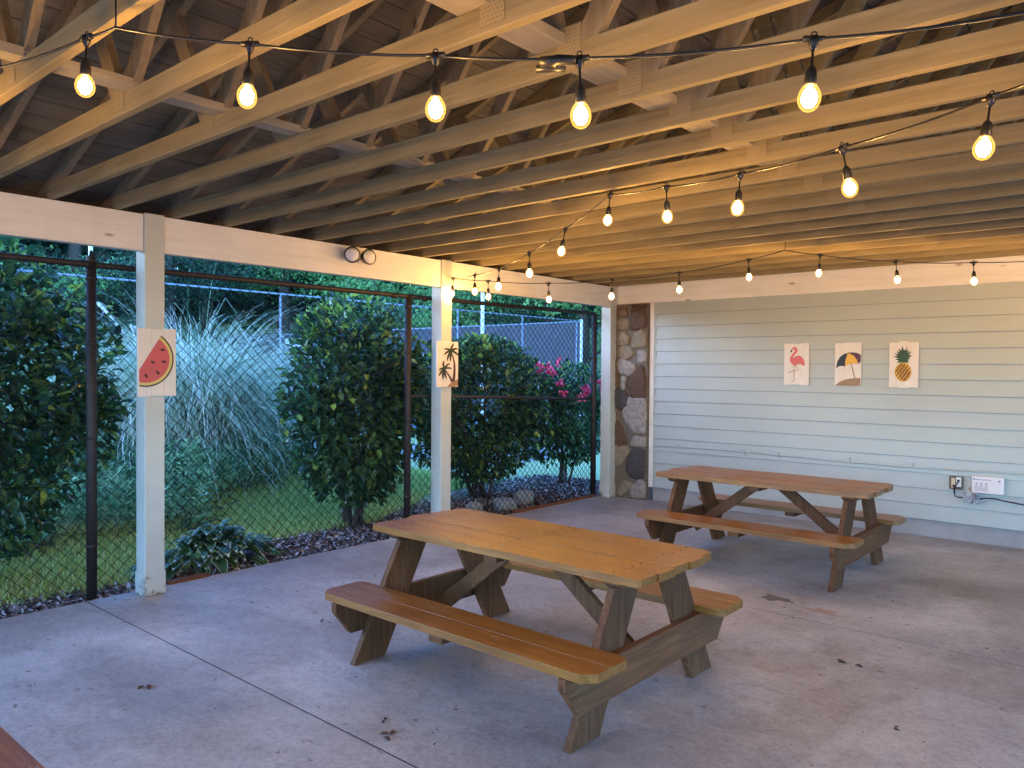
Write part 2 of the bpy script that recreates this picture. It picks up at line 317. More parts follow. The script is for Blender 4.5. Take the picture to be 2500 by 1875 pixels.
# ------------------------------------------------------------ ground
SX0 = -5.63
b = MB()
b.box(SX0, 4.85, 2.103, 5.028, -.12, 0); b.box(SX0, 4.85, 5.038, 8.40, -.12, 0); b.box(SX0, 4.85, -4.2, 2.093, -.12, 0); b.box(SX0+.01, 4.84, -4.19, 8.41, -.13, -.0015, 1)
tag(b.build("concrete_floor", [MT['conc'], MT['soil']]), kind='structure')
def terrain(x, y):
    h = -.05*np.ones_like(x)
    m = np.exp(-(((x+9.9)/2.2)**2)**1.6 - (((y-3.0)/4.0)**2)**2)
    h = h+.62*m
    far = np.clip((np.sqrt(x**2+y**2)-33)/30, 0, 1)
    return h+far*9
def th(x, y): return float(terrain(np.array([float(x)]), np.array([float(y)]))[0])
xs = np.concatenate([np.linspace(-90, -16, 30), np.linspace(-15, SX0-.002, 44)]); ys = np.concatenate([np.linspace(-40, -1, 14), np.linspace(0, 12, 34), np.linspace(13, 90, 30)])
XX, YY = np.meshgrid(xs, ys, indexing='ij'); ZZ = terrain(XX, YY)
V = np.stack([XX.ravel(), YY.ravel(), ZZ.ravel()], 1); ny = len(ys)
ii, jj = np.meshgrid(np.arange(len(xs)-1), np.arange(ny-1), indexing='ij'); q = (ii*ny+jj).ravel()
F = np.stack([q, q+ny, q+ny+1, q+1], 1)
MT['ground'] = mat("lawn_ground", (.26, .32, .12), .95, (.28, .33, .15), 3, .5, 20)
o = fastmesh("ground", V, F, MT['ground'], smooth=True); tag(o, kind='structure')
b = MB(); b.box(SX0+.01, 90, 8.9, 90, -.2, -.055)
tag(b.build("lawn", MT['ground']), kind='structure')
b = MB(); b.box(4.87, 60, -40, 8.88, -.2, -.04); b.box(SX0+.01, 4.86, -40, -4.21, -.2, -.04)  # unseen pavement added to bounce skylight in from right and behind
tag(b.build("unseen_bounce_pavement", MT['found']), kind='structure')
# mulch bed
xs2 = np.linspace(0, 1, 8); ys2 = np.linspace(-3, 9.6, 60); V = []; 
def bed_edge(y): return SX0-.34-.08*math.sin(y*1.7)-.45*max(0, min(1, (y-2.9)/.9))-1.0*max(0, min(1, (y-5.2)/1.6))
for t in xs2:
    for y in ys2: V.append((SX0-.003+(bed_edge(y)-SX0)*t, y, -.042+.010*math.sin(9*y+5*t)))
V = np.array(V); ii, jj = np.meshgrid(np.arange(7), np.arange(59), indexing='ij'); q = (ii*60+jj).ravel()
fastmesh("mulch_bed_path", V, np.stack([q, q+60, q+61, q+1], 1), MT['soil'])['kind'] = 'structure'
MT['chip'] = mat("mulch_chips", (.1, .08, .07), .85, island=[(.03, .022, .02), (.09, .065, .055), (.20, .165, .15), (.38, .34, .33), (.60, .57, .57)])
n = 24000; y = rng.uniform(-1, 9.5, n); e = np.array([bed_edge(k) for k in y]); x = SX0-.02+(e-SX0)*np.sqrt(rng.uniform(0, 1, n)) if False else SX0-.02+(e-SX0)*rng.uniform(0, 1.05, n)
P = np.stack([x, y, -.035+rng.uniform(0, .02, n)], 1); D = rng.normal(size=(n, 3)); D[:, 2] *= .35; N = np.tile([0, 0, 1.], (n, 1))+rng.normal(size=(n, 3))*.3
V, F = leafarr(P, D, N, rng.uniform(.02, .07, n), rng.uniform(.012, .035, n)); tag(fastmesh("mulch_litter", V, F, MT['chip']), "brown and grey mulch chips and fallen leaves along the slab edge", "mulch", kind='stuff')
# grass
n = 90000; y = rng.uniform(.5, 8.3, n); x = rng.uniform(-9.6, SX0-.25, n); e = np.array([bed_edge(k) for k in y]); k = (x < e+.06) & (x > -7.5-.7*np.maximum(0, y-3.6))
x, y = x[k], y[k]; n = len(x); P = np.stack([x, y, terrain(x, y)-.005], 1); D = np.stack([rng.normal(size=n)*.45, rng.normal(size=n)*.45, np.ones(n)], 1); N = rng.normal(size=(n, 3)); N[:, 2] = 0
V, F = leafarr(P, D, N, rng.uniform(.03, .095, n), rng.uniform(.008, .015, n), 0); tag(fastmesh("lawn_grass", V, F, MT['grassL']), "short green lawn between mulch bed and juniper bank", "grass", kind='stuff')
b = MB(); b.box(-12.6, -8.9, 9.6, 60, -.2, -.02)
tag(b.build("pavement", MT['pave']), kind='structure')
b = MB(); b.box(-34, -14.75, -8, 20.2, -.2, -.015)
MT['court'] = mat("court_surface", (.10, .17, .20), .8, (.12, .20, .22), 1, .2)
tag(b.build("court_road", MT['court']), kind='structure')

# ------------------------------------------------------------ pavilion
S = 1.6
pav = empty("pavilion", (-.34, 3, 0), label="open picnic pavilion with pale posts, painted trusses and mint siding wall", cat="pavilion")
def pb(mb, name, m, bevel=0, smooth=False):
    o = mb.build(name, m, None, smooth, bevel); o.parent = pav; o.matrix_parent_inverse = pav.matrix_basis.inverted() if False else Matrix.Translation((.34, -3, 0)); return o
CH = 1.666*S       # underside of the bottom chords
XL, XR, RX = -3.4*S, 2.98*S, -.21*S
PY = [(-3.27, -3.13), (-.43, -.29), (2.41, 2.55), (5.256, 5.396), (8.20, 8.34)]
for y0, y1 in PY:
    b = MB(); b.box(XL-.14, XL, y0, y1, 0.0, 2.67)
    b.box(XL-.146, XL+.006, y0-.006, y1+.006, 0.001, .14+.03*math.sin(y0))
    pb(b, "post", MT['post'], .006)
for y0, y1 in PY[:-1]:
    b = MB(); b.box(XR, XR+.14, y0, y1, 0, 2.67); pb(b, "post", MT['post'], .006)
def beamseg(x0, x1, name='beam'):
    ys_ = [-3.3]+[q for p in PY for q in p]+[8.40]
    for i in range(0, len(ys_), 2):
        if ys_[i+1]-ys_[i] < .03: continue
        b = MB(); b.box(x0, x1, ys_[i]+.002 if i else ys_[i], ys_[i+1]-.002, 2.405, 2.662); pb(b, "beam", MT['beam'], .004)
beamseg(XL-.085, XL-.012); 
b = MB(); b.box(XR+.012, XR+.09, -3.3, 8.4, 2.405, 2.662); pb(b, "beam", MT['beam'], .004)
# trusses
def zr(x): # underside of rafters
    return (CH+.055) + (.365*(x-XL-.03) if x < RX else .365*(2*RX-x-XL-.03))
JA, JB = -2.14*S, -1.035*S
webs = [(JA-.03, -2.37*S), (JA+.05, -1.65*S), (JB-.06, -1.27*S), (JB+.06, RX-.03)]
allw = webs+[(2*RX-a, 2*RX-c) for a, c in webs]
def webmb(mb, a, c, mi=0):
    mb.bar((a, -.019, CH+.075), (c, -.019, zr(c)+.01), .088, .036, (0, 1, 0), mi)
RDX = .089/2
def truss(full):
    b = MB(); b.box(XL-.05, XR+.05, -.038, 0, CH, CH+.089); 
    if not full:
        for a, c in allw: webmb(b, a, c)
        for sx in (0, 1):
            xa, xb = (XL-.45, RX) if not sx else (2*RX-(XL-.45), RX)
            b.bar((xa, -.019, zr(xa)+.045), (xb, -.019, zr(xb)+.045), .089, .037)
    t = b.build("truss", MT['chord'], None, False, .003)
    if full:
        for sx in (0, 1):
            r = MB(); xa, xb = (XL-.45, RX) if not sx else (2*RX-(XL-.45), RX)
            r.bar((xa, -.019, zr(xa)+.045), (xb, -.019, zr(xb)+.045), .089, .037); r.build("rafter", MT['web'], t)
        for a, c in allw:
            r = MB(); webmb(r, a, c); r.build("web", MT['web'], t)
    for jx, ww, hh in ((JA, .09, .13), (JB, .105, .15)):
        r = MB(); r.box(-ww/2, ww/2, -.0405, -.0386, .02, hh); p = r.build("nail_plate", MT['plate'], t, loc=(jx, 0, CH))
    return t
TA, TB = truss(True), truss(False)
yk = [(.655+.2507*k)*S for k in range(-12, 19)]
first = {0: True, 1: True}
for i, y in enumerate(yk):
    s_ = 0 if 6 <= i < 19 else 1
    src = (TA, TB)[s_]
    o = src if first[s_] else copy_tree(src); first[s_] = False
    o.parent = pav; o.location = (.34, y-3, 0)
b = MB()
for bx, ww in ((-2.085*S, .09), (-1.06*S-.045, .14), (-2*RX*-1+2.085*S, .09)):
    b = MB(); b.box(bx-ww/2, bx+ww/2, -3.0, 8.35, CH+.0905, CH+.127); pb(b, "brace_board", MT['brace'])
# roof deck boards (real gaps) + underlay
for sx in (0, 1):
    b = MB(); L_ = math.hypot(1, .365); ux, uz = 1/L_, .365/L_
    x_, k = XL-.5, 0
    x0, z0 = XL-.5, zr(XL-.5)+.096; Ltot = (RX-x0)*L_; s_ = 0
    while s_ < Ltot-.02:
        e_ = min(s_+.134, Ltot)
        h = random.uniform(0, .004)
        p = [(x0+ux*s_, z0+uz*s_+h), (x0+ux*e_, z0+uz*e_+h), (x0+ux*e_-uz*.018, z0+uz*e_+ux*.018+h), (x0+ux*s_-uz*.018, z0+uz*s_+ux*.018+h)]
        if sx: p = [(2*RX-a, c) for a, c in p][::-1]
        ys_ = [-3.4]; 
        while ys_[-1] < 8.6: ys_.append(min(8.7, ys_[-1]+random.uniform(2.2, 4.2)))
        for a, c in zip(ys_, ys_[1:]): b.prism(p, 1, a, c-.004)
        s_ += .141
    zz = .03; p = [(x0, z0+zz), (RX, zr(RX)+.096+zz), (RX, zr(RX)+.096+zz+.03), (x0, z0+zz+.03)]
    if sx: p = [(2*RX-a, c) for a, c in p][::-1]
    b.prism(p, 1, -3.42, 8.72, 1)
    pb(b, "roof", [MT['deck'], MT['dark']])
# eave closing boards
for x0_, x1_ in ((XL-.52, XL-.485), (2*RX-(XL-.485), 2*RX-(XL-.52))):
    b = MB(); b.box(x0_, x1_, -3.4, 8.7, CH-.09, CH+.06); pb(b, "fascia", MT['beam'])
for x0_, x1_ in ((XL-.48, XL-.09), (XR+.1, XR+.5)):
    b = MB(); b.box(x0_, x1_, -3.4, 8.7, CH-.06, CH-.045); pb(b, "soffit", MT['brace'])
# back wall
WY = 8.416
b = MB()
WX0 = -4.93
for k in range(15):
    z0 = .165+.1525*k; z1 = min(z0+.1525+.012, 2.45)
    b.add([(WX0, WY, z0), (XR+.2, WY, z0), (XR+.2, WY, z1), (WX0, WY, z1), (WX0, WY-.019, z0), (XR+.2, WY-.019, z0), (XR+.2, WY-.003, z1), (WX0, WY-.003, z1)],
          [(4,5,6,7),(0,4,7,3),(1,2,6,5),(3,7,6,2)])
    b.add([(WX0, WY-.0185, z0), (XR+.2, WY-.0185, z0), (XR+.2, WY+.001, z0+.006), (WX0, WY+.001, z0+.006)], [(3,2,1,0)], 1)  # lap shadow painted as dark faces, here and on the lip below
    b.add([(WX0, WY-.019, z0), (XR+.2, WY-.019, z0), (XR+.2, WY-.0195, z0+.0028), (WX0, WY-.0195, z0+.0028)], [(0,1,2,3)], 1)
for k in range(15):
    for _ in range(1 if k in (3, 6, 9, 12) else 0):
        xx = random.uniform(-4.6, 4.4); z0 = .165+.1525*k; zt = min(z0+.148, 2.44)
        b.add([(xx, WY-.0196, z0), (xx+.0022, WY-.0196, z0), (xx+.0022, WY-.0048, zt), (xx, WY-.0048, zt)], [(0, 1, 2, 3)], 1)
b.box(WX0, XR+.2, WY, WY+.12, .165, 2.44)
pb(b, "siding_wall", [MT['siding'], mat("siding_lap_shade_joint", (.20, .215, .21), .9)])  # second material: painted lap shade, shared with the butt joints
b = MB(); b.box(-4.94, XR+.2, WY+.012, WY+.12, -.05, .163); pb(b, "foundation_wall", MT['found'])
b = MB(); b.box(XL-.02, XR+.2, WY-.03, WY+.03, 2.445, 2.725); pb(b, "header_board", MT['header'], .004)
b = MB(); b.prism([(XL-.5, 2.73), (XR+.5, 2.73), (XR+.5, zr(XR+.5)+.09), (RX, zr(RX)+.09), (XL-.5, zr(XL-.5)+.09)], 1, WY, WY+.1); pb(b, "gable_wall", MT['siding'])
b = MB(); b.box(-4.985, -4.93, WY-.028, WY+.02, .165, 2.444); pb(b, "corner_trim", MT['trim'], .003)
b = MB(); b.box(-4.925, -4.905, WY-.018, WY, .167, 2.443); pb(b, "corner_strip", MT['siding'])
# stone column: individual faced stones on mortar
pts = []
tries = 0
SXA, SXB = -5.62, -4.99
stone_mats = [mat("fieldstone_"+nm, c, .9, tuple(q*v for q in c), 22, 1.0, 22, detail=9) for nm, c, v in
              (("brown", (.11, .058, .032), .55), ("tan", (.24, .165, .095), .55), ("cream", (.33, .28, .23), .5), ("grey", (.075, .06, .055), .5), ("rust", (.16, .09, .045), .55), ("buff", (.26, .195, .125), .6))]
MT['mortar'] = mat("mortar", (.15, .115, .08), .95, (.11, .085, .06), 20, .6, 60)
# stones as hand-placed outlines (x in 0..1 over the column, z in metres, colour)
stones = [((.02,.10,.30,.24,.06),(.02,.03,.12,.40,.42),1),((.33,.45,.62,.80,.50),(.05,.02,.10,.16,.22),5),((.68,.98,.99,.86,.66),(.02,.03,.22,.25,.14),2),
 ((.55,.62,.80,.93,.99,.98,.72,.60),(.38,.30,.26,.28,.36,.60,.62,.52),3),((.16,.40,.52,.62,.44,.20),(.44,.40,.50,.60,.70,.62),5),((.66,.98,.98,.72),(.66,.66,.78,.80),2),
 ((.24,.30,.50,.56,.44,.36,.26),(.72,.64,.66,.72,.90,.96,.92),0),((.0,.12,.16,.12,.0),(.70,.74,.86,.96,.98),0),((.50,.72,.98,.99,.96,.60,.47),(.98,.84,.84,.98,1.26,1.26,1.12),2),
 ((.02,.20,.30,.22,.04),(1.02,1.0,1.10,1.28,1.34),1),((.22,.42,.56,.58,.46,.26),(1.18,1.10,1.18,1.28,1.38,1.36),3),((.62,.66,.96,.99,.90,.60,.55),(1.36,1.28,1.28,1.50,1.66,1.54,1.42),0),
 ((.42,.50,.54,.42),(1.38,1.36,1.52,1.54),2),((.02,.30,.36,.30,.02),(1.36,1.40,1.58,1.74,1.78),4),((.36,.60,.74,.72,.40,.32),(1.58,1.54,1.60,1.68,1.76,1.70),2),
 ((.32,.48,.70,.62,.46,.34),(1.80,1.74,1.80,1.90,1.92,1.90),5),((.80,.98,.98,.78),(1.70,1.72,1.84,1.86),2),((.30,.56,.60,.48,.34),(1.94,1.93,2.02,2.10,2.08),5),
 ((.66,.96,.98,.88,.70),(1.90,1.90,2.04,2.12,2.06),5),((.02,.22,.26,.04),(1.82,1.86,2.16,2.20),4),((.28,.58,.62,.34),(2.13,2.13,2.24,2.26),1),((.60,.66,.94,.98,.92,.66),(2.20,2.12,2.14,2.24,2.37,2.36),0),
 ((.02,.20,.22,.04),(2.24,2.22,2.38,2.42),1),((.28,.56,.52,.34),(2.29,2.28,2.38,2.40),4),((.66,.98,.98,.66),(2.39,2.39,2.43,2.43),0)]
stc = MB(); stc.box(SXA, SXB, WY-.075, WY+.1, -.02, 2.443)
st = pb(stc, "stone_column", MT['mortar'])
for fx, fz, ci in stones:
    fx = [min(.995, max(.005, sum(fx)/len(fx)+(q-sum(fx)/len(fx))*1.12)) for q in fx]; fz = [sum(fz)/len(fz)+(q-sum(fz)/len(fz))*1.13 for q in fz]; n_ = len(fx); P = []
    for i in range(n_):   # chaikin-smoothed outline
        a = (SXA+(SXB-SXA)*fx[i], .0+fz[i]); c = (SXA+(SXB-SXA)*fx[(i+1) % n_], fz[(i+1) % n_])
        for t in (.12, .36, .64, .88):
            P.append((a[0]+(c[0]-a[0])*t+random.uniform(-.007, .007), a[1]+(c[1]-a[1])*t+random.uniform(-.006, .006)))
    cx, cz = sum(p[0] for p in P)/len(P), sum(p[1] for p in P)/len(P); m_ = len(P); h = random.uniform(.018, .034)
    vv = [(p[0], WY-.07, p[1]) for p in P]+[(cx+(p[0]-cx)*.97, WY-.075-h*.75, cz+(p[1]-cz)*.97) for p in P]+[(cx+(p[0]-cx)*.80, WY-.075-h-random.uniform(-.006, .008), cz+(p[1]-cz)*.80) for p in P]+[(cx, WY-.077-h, cz)]
    fs = [(i, (i+1) % m_, m_+(i+1) % m_, m_+i) for i in range(m_)]+[(m_+i, m_+(i+1) % m_, 2*m_+(i+1) % m_, 2*m_+i) for i in range(m_)]+[(2*m_+i, 2*m_+(i+1) % m_, 3*m_) for i in range(m_)]
    q = MB(); q.add(vv, fs); o = q.build("stone", stone_mats[ci], st, True)
# conduit along siding
b = MB(); pts_ = [(-4.92+t*.2, WY-.024, .683+.012*math.sin(t*.35)+.002*math.sin(t*2.1)) for t in range(0, 41)]; b.tube(pts_, .010, 8)
for xx in (-4.6, -3.75, -3.35, -2.6, -2.0): b.box(xx-.01, xx+.01, WY-.036, WY-.008, .662, .722)
pb(b, "conduit", MT['siding'], smooth=False)

# ------------------------------------------------------------ picnic tables
def table():
    t = empty("picnic_table")
    x0, x1 = -.90, .90
    # tabletop: five boards with ragged ends
    b = MB(); w5 = .1455
    offs = [(0, .0), (.012, .01), (-.01, .0), (.004, .012), (.015, -.012)]
    for i, (a, c) in enumerate(offs):
        y0 = -.366+i*(w5+.0015)+.001*(i % 2); y1 = y0+w5-.0055
        ch = .012 if 0 < i < 4 else .035
        if i == 0: pl = [(x0+a+.012, y0), (x1+c-.012, y0), (x1+c, y0+.012), (x1+c, y1), (x0+a, y1), (x0+a, y0+.012)]
        elif i == 4: pl = [(x0+a, y0), (x1+c, y0), (x1+c, y1-.04), (x1+c-.05, y1), (x0+a+.03, y1), (x0+a, y1-.03)]
        else: pl = [(x0+a, y0), (x1+c, y0), (x1+c, y1), (x0+a, y1)]
        zt = .704+random.uniform(-.0015, .0015)
        b.prism(pl, 2, zt-.038, zt)
    b.box(x0+.03, x1-.03, -.36, .36, .668, .680, 1)
    for i in range(5):
        for sx_ in (-.745, 0, .745):
            for q_ in (.035, .108): b.lathe([(.0055, 0), (.0055, .0022)], (sx_+random.uniform(-.008, .008), -.366+i*(w5+.0015)+q_, .7038), k=8, mi=1)
    b.build("tabletop", [MT['tw'], MT['dark']], t, False, .0012)
    for sy in (-1, 1):
        b = MB()
        for j in (0, 1):
            ya = .438+j*.147; yb = ya+.1435; c = .055
            if j == 1: pl = [(x0, ya), (x1, ya), (x1, yb-c), (x1-c, yb), (x0+c, yb), (x0, yb-c)]
            else: pl = [(x0, ya+c*.5), (x0+c*.6, ya), (x1-c*.6, ya), (x1, ya+c*.5), (x1, yb), (x0, yb)]
            pl = [(p, q_*sy) for p, q_ in pl]
            if sy < 0: pl = pl[::-1]
            b.prism(pl, 2, .350, .388)
        ym = sy*(.438+.144); b.box(x0+.004, x1-.004, ym-.01, ym+.01, .352, .382, 1)
        b.build("bench_seat", [MT['tw'], MT['dark']], t, False, .0012)
        b = MB(); b.box(-.045, .045, sy*.45 if sy > 0 else -.715, .715 if sy > 0 else -.45, .311, .349); b.build("seat_cleat", MT['tw2'], t, False, .003)
    for sx in (-1, 1):
        xo = sx*.74; th_ = .038
        ml = MT['tw2'] if sx < 0 else MT['tgz']; mbm = MT['tw2'] if sx < 0 else MT['tg']
        xa, xb = sorted((xo, xo-sx*th_))
        for sy in (-1, 1):
            b = MB(); pl = [(sy*.645, 0), (sy*.425, 0), (sy*.095, .627), (sy*.315, .627)]
            if sy > 0: pl = pl[::-1]
            b.prism(pl, 0, xa, xb); b.build("leg", ml, t, False, .004)
        xa2, xb2 = sorted((xo+sx*.0015, xo+sx*(.0015+th_)))
        b = MB(); b.prism([(-.735, .349), (-.735, .30), (-.63, .166), (.63, .166), (.735, .30), (.735, .349)][::-1], 0, xa2, xb2); b.build("cross_beam", mbm, t, False, .004)
        b = MB(); b.prism([(-.345, .665), (-.345, .65), (-.31, .628), (.31, .628), (.345, .65), (.345, .665)][::-1], 0, xo-sx*.0 - (.0 if sx > 0 else 0)-.045, xo+.045); b.build("top_batten", mbm, t, False, .003)
        b = MB(); b.bar((sx*.695, 0, .19), (sx*.10, 0, .645), .085, .036, (0, 1, 0)); b.build("diagonal_brace", MT['tgz'] if sx > 0 else MT['tw2'], t, False, .003)
    b = MB(); b.box(-.045, .045, -.335, .335, .628, .6645); b.build("centre_batten", MT['tw2'], t, False, .003)
    return t
T1 = table()
tspots = [(-2.64, 3.235, 0, "near brown picnic table with worn wood and greyed right-hand legs, nearest whole one"),
          (-2.63, 6.42, 0, "far brown picnic table standing along the mint siding wall"),
          (-2.66, .115, 0, "picnic table mostly out of view, only its bench corner showing at bottom left")]
for i, (x, y, a, lab) in enumerate(tspots):
    o = T1 if i == 0 else copy_tree(T1)
    o.location = (x, y, 0); o.rotation_euler = (0, 0, a); tag(o, lab, "picnic table", "picnic tables on the concrete floor")

# ------------------------------------------------------------ string lights
def sag(a, c, d=.012, n=5):
    a, c = Vector(a), Vector(c)
    return [a.lerp(c, t/n)-Vector((0, 0, 4*d*(t/n)*(1-t/n))) for t in range(n)]
def make_bulb_meshes():
    s_ = MB(); s_.lathe([(.0032, 0), (.0032, -.068), (.009, -.073), (.0145, -.084), (.0160, -.116), (.0145, -.121)], (0, 0, 0), k=12)
    s_.lathe([(.006, .006), (.015, .004), (.012, -.016), (.006, -.028), (.004, -.03)], (0, 0, .0), k=8)
    s_.lathe([(.0085, -.026), (.0085, .026)], (0, 0, 0), (1, 0, 0), 8)
    t_ = [(.0085*math.cos(a)*0, 0, 0) for a in (0,)]
    s_.tube([(math.cos(a)*.007, 0, .012+math.sin(a)*.007) for a in [k*math.pi/4 for k in range(9)]], .002, 5)
    so = s_.build("socket", MT['black'], None, True)
    g = MB(); g.lathe([(.0135, -.118), (.019, -.124), (.0255, -.136), (.0285, -.149), (.0275, -.162), (.0230, -.173), (.0155, -.181), (.007, -.185), (.001, -.186)], (0, 0, 0), k=14)
    g.lathe([(.001, -.125), (.0105, -.129), (.0168, -.139), (.0195, -.150), (.0178, -.162), (.011, -.173), (.001, -.177)], (0, 0, 0), k=10, mi=1)
    bo = g.build("bulb", [MT['bulb'], MT['core']], so, True); return so
SOC = make_bulb_meshes(); used = False
def string(name_label, pts, conn, hooks):
    """pts: cable points, conn: indices with a bulb, hooks: (index, top z)"""
    global used
    t = empty("string_light", pts[0], label=name_label, cat="string light", group="string lights hung under the trusses")
    b = MB(); P = []
    for a, c in zip(pts, pts[1:]): P += sag(a, c, .010*min(1, (Vector(c)-Vector(a)).length/.6))
    P.append(Vector(pts[-1])); o0 = Vector(pts[0])
    b.tube([p-o0 for p in P], .0042, 6)
    for i, zt in hooks:
        p = Vector(pts[i])-o0; b.tube([p+Vector((0, 0, -.004)), p+Vector((.004, 0, .03)), p+Vector((0, 0, zt-pts[i][2]))], .0028, 5)
    b.build("cable", MT['black'], t, True)
    for i in conn:
        d = Vector(pts[min(i+1, len(pts)-1)])-Vector(pts[max(i-1, 0)])
        so = SOC if not used else copy_tree(SOC); used = True
        so.parent = t; so.location = Vector(pts[i])-o0; so.rotation_euler = (random.uniform(-.17, .17), random.uniform(-.12, .12), math.atan2(d.y, d.x))
    return t
def ext(a, dx, dy, dz, n): return [(a[0]+dx*k, a[1]+dy*k, a[2]+dz[k-1]) for k in range(1, n+1)]
s1 = [(-3.60, .79, 2.61), (-3.084, .876, 2.625), (-2.578, .965, 2.617), (-2.432, .991, 2.616), (-2.052, 1.21, 2.536), (-1.57, 1.488, 2.465), (-1.226, 1.687, 2.431), (-.715, 1.983, 2.44), (-.301, 2.222, 2.469)]
s1 = [(-4.2, .66, 2.56)]+s1+[(.22, 2.52, 2.54), (.62, 2.75, 2.63), (1.14, 3.05, 2.55), (1.66, 3.35, 2.50)]
t1 = string("black string of bulbs nearest to the top of the picture, crossing all the near trusses", s1, [0, 1, 3, 5, 6, 7, 8, 10], [(4, 2.85)])
pc = MB(); pc.tube([(0, 0, 0), (.035, .02, -.004), (.04, .022, 0), (.085, .045, -.004)], [.013, .017, .015, .012], 10); pc.tube([(-.02, .01, -.012), (.05, .045, -.016)], .011, 8)
pc.build("plug_connector", MT['black'], t1, True, loc=Vector((-1.31, 1.625, 2.425))-Vector(s1[0]))
s2 = [(-5.408, 5.352, 2.5), (-5.343, 5.317, 2.486), (-4.769, 5.014, 2.445), (-4.22, 4.723, 2.429), (-3.657, 4.426, 2.468), (-3.109, 4.136, 2.541), (-2.565, 3.848, 2.640), (-2.01, 3.528, 2.545), (-1.467, 3.214, 2.462), (-.942, 2.911, 2.415), (-.43, 2.615, 2.402), (.09, 2.32, 2.44), (.6, 2.03, 2.52), (1.0, 1.8, 2.66)]
t2 = string("black string of bulbs running from the palm picture post diagonally across the middle trusses", s2, [2, 3, 4, 5, 6, 7, 8, 9, 10], [(6, 2.76)])
s3 = [(-5.408, 5.352, 2.5), (-5.386, 5.361, 2.493), (-5.053, 5.498, 2.455), (-4.497, 5.726, 2.416), (-3.938, 5.956, 2.43), (-3.385, 6.183, 2.476), (-2.84, 6.407, 2.569), (-2.569, 6.518, 2.640), (-2.313, 6.638, 2.588), (-1.787, 6.883, 2.516), (-1.272, 7.123, 2.491), (-.75, 7.36, 2.50), (-.22, 7.6, 2.55), (.1, 7.75, 2.63), (.6, 7.6, 2.55), (1.0, 7.45, 2.6)]
t3 = string("black string of small bulbs running low in front of the back wall header", s3, [1, 2, 3, 4, 5, 6, 8, 9, 10, 11, 12, 14], [(7, 2.76)])
# ------------------------------------------------------------ security lamp, wall pictures, outlets
def flood():
    t = empty("flood_lamp", (XL-.012, 4.20, 2.60), label="twin round security flood lamps with black housings on the left beam", cat="flood lamp")
    b = MB(); b.lathe([(.055, 0), (.055, .016), (.045, .02)], (0, 0, 0), (1, 0, 0), 18); b.box(.018, .05, -.012, .012, -.012, .012)
    b.build("mount_plate", MT['lampblk'], t, True)
    lens = bpy.data.materials.new("lamp_lens"); lens.use_nodes = True; pb_ = lens.node_tree.nodes["Principled BSDF"]; pb_.inputs["Base Color"].default_value = (.75, .72, .70, 1); pb_.inputs["Metallic"].default_value = .5; pb_.inputs["Roughness"].default_value = .22
    nz = lens.node_tree.nodes.new("ShaderNodeTexNoise"); nz.inputs["Scale"].default_value = 24; bp_ = lens.node_tree.nodes.new("ShaderNodeBump"); bp_.inputs["Strength"].default_value = .8; bp_.inputs["Distance"].default_value = .01
    lens.node_tree.links.new(nz.outputs[0], bp_.inputs["Height"]); lens.node_tree.links.new(bp_.outputs[0], pb_.inputs["Normal"])
    for y_, d in ((-.085, (.80, -.60, -.05)), (.085, (.86, -.1, .02))):
        d = Vector(d).normalized(); c = Vector((.10, y_, -.03))
        b = MB(); b.lathe([(.020, -.085), (.034, -.07), (.060, -.022), (.068, .012), (.070, .020), (.066, .023)], c, d, 20)
        b.tube([(.03, y_*.2, -.01), (.06, y_*.7, -.03), c-d*.06], .009, 8)
        h = b.build("lamp_head", MT['lampblk'], t, True)
        b = MB(); b.lathe([(.059, .016), (.060, .022), (.050, .031), (.022, .038), (.001, .039)], c, d, 20); b.build("lens", lens, h, True)
    b = MB(); b.tube([(.012, -.03, .04), (.05, -.05, .055), (.085, -.06, .03)], .004, 6); b.build("wire", MT['black'], t, True)
    return t
flood()

def smooth_loop(pts, it=2):
    for _ in range(it):
        q_ = []
        for i in range(len(pts)):
            a, c = pts[i], pts[(i+1) % len(pts)]
            q_ += [(a[0]*.75+c[0]*.25, a[1]*.75+c[1]*.25), (a[0]*.25+c[0]*.75, a[1]*.25+c[1]*.75)]
        pts = q_
    return pts
def stroke(pts, w0, w1=None):
    """tapered band polygon through pts"""
    w1 = w0 if w1 is None else w1; L, Rr = [], []
    n_ = len(pts)
    for i, p in enumerate(pts):
        a, c = pts[max(i-1, 0)], pts[min(i+1, n_-1)]; dx, dy = c[0]-a[0], c[1]-a[1]; l = math.hypot(dx, dy) or 1
        w_ = (w0+(w1-w0)*i/(n_-1))/2; L.append((p[0]-dy/l*w_, p[1]+dx/l*w_)); Rr.append((p[0]+dy/l*w_, p[1]-dx/l*w_))
    return L+Rr[::-1]
PCOL = {k: flat(k, c) for k, c in dict(board=(.70, .62, .52), red=(.55, .09, .085), yellow=(.62, .47, .14), black=(.012, .009, .008), pinkf=(.62, .13, .12), legs=(.42, .30, .17), navy=(.012, .028, .045),
        gold=(.72, .40, .05), purple=(.10, .03, .06), sand=(.30, .18, .09), brown=(.055, .018, .01), leaf=(.018, .026, .010), green=(.018, .065, .035), lattice=(.16, .06, .012)).items()}
PN = list(PCOL)
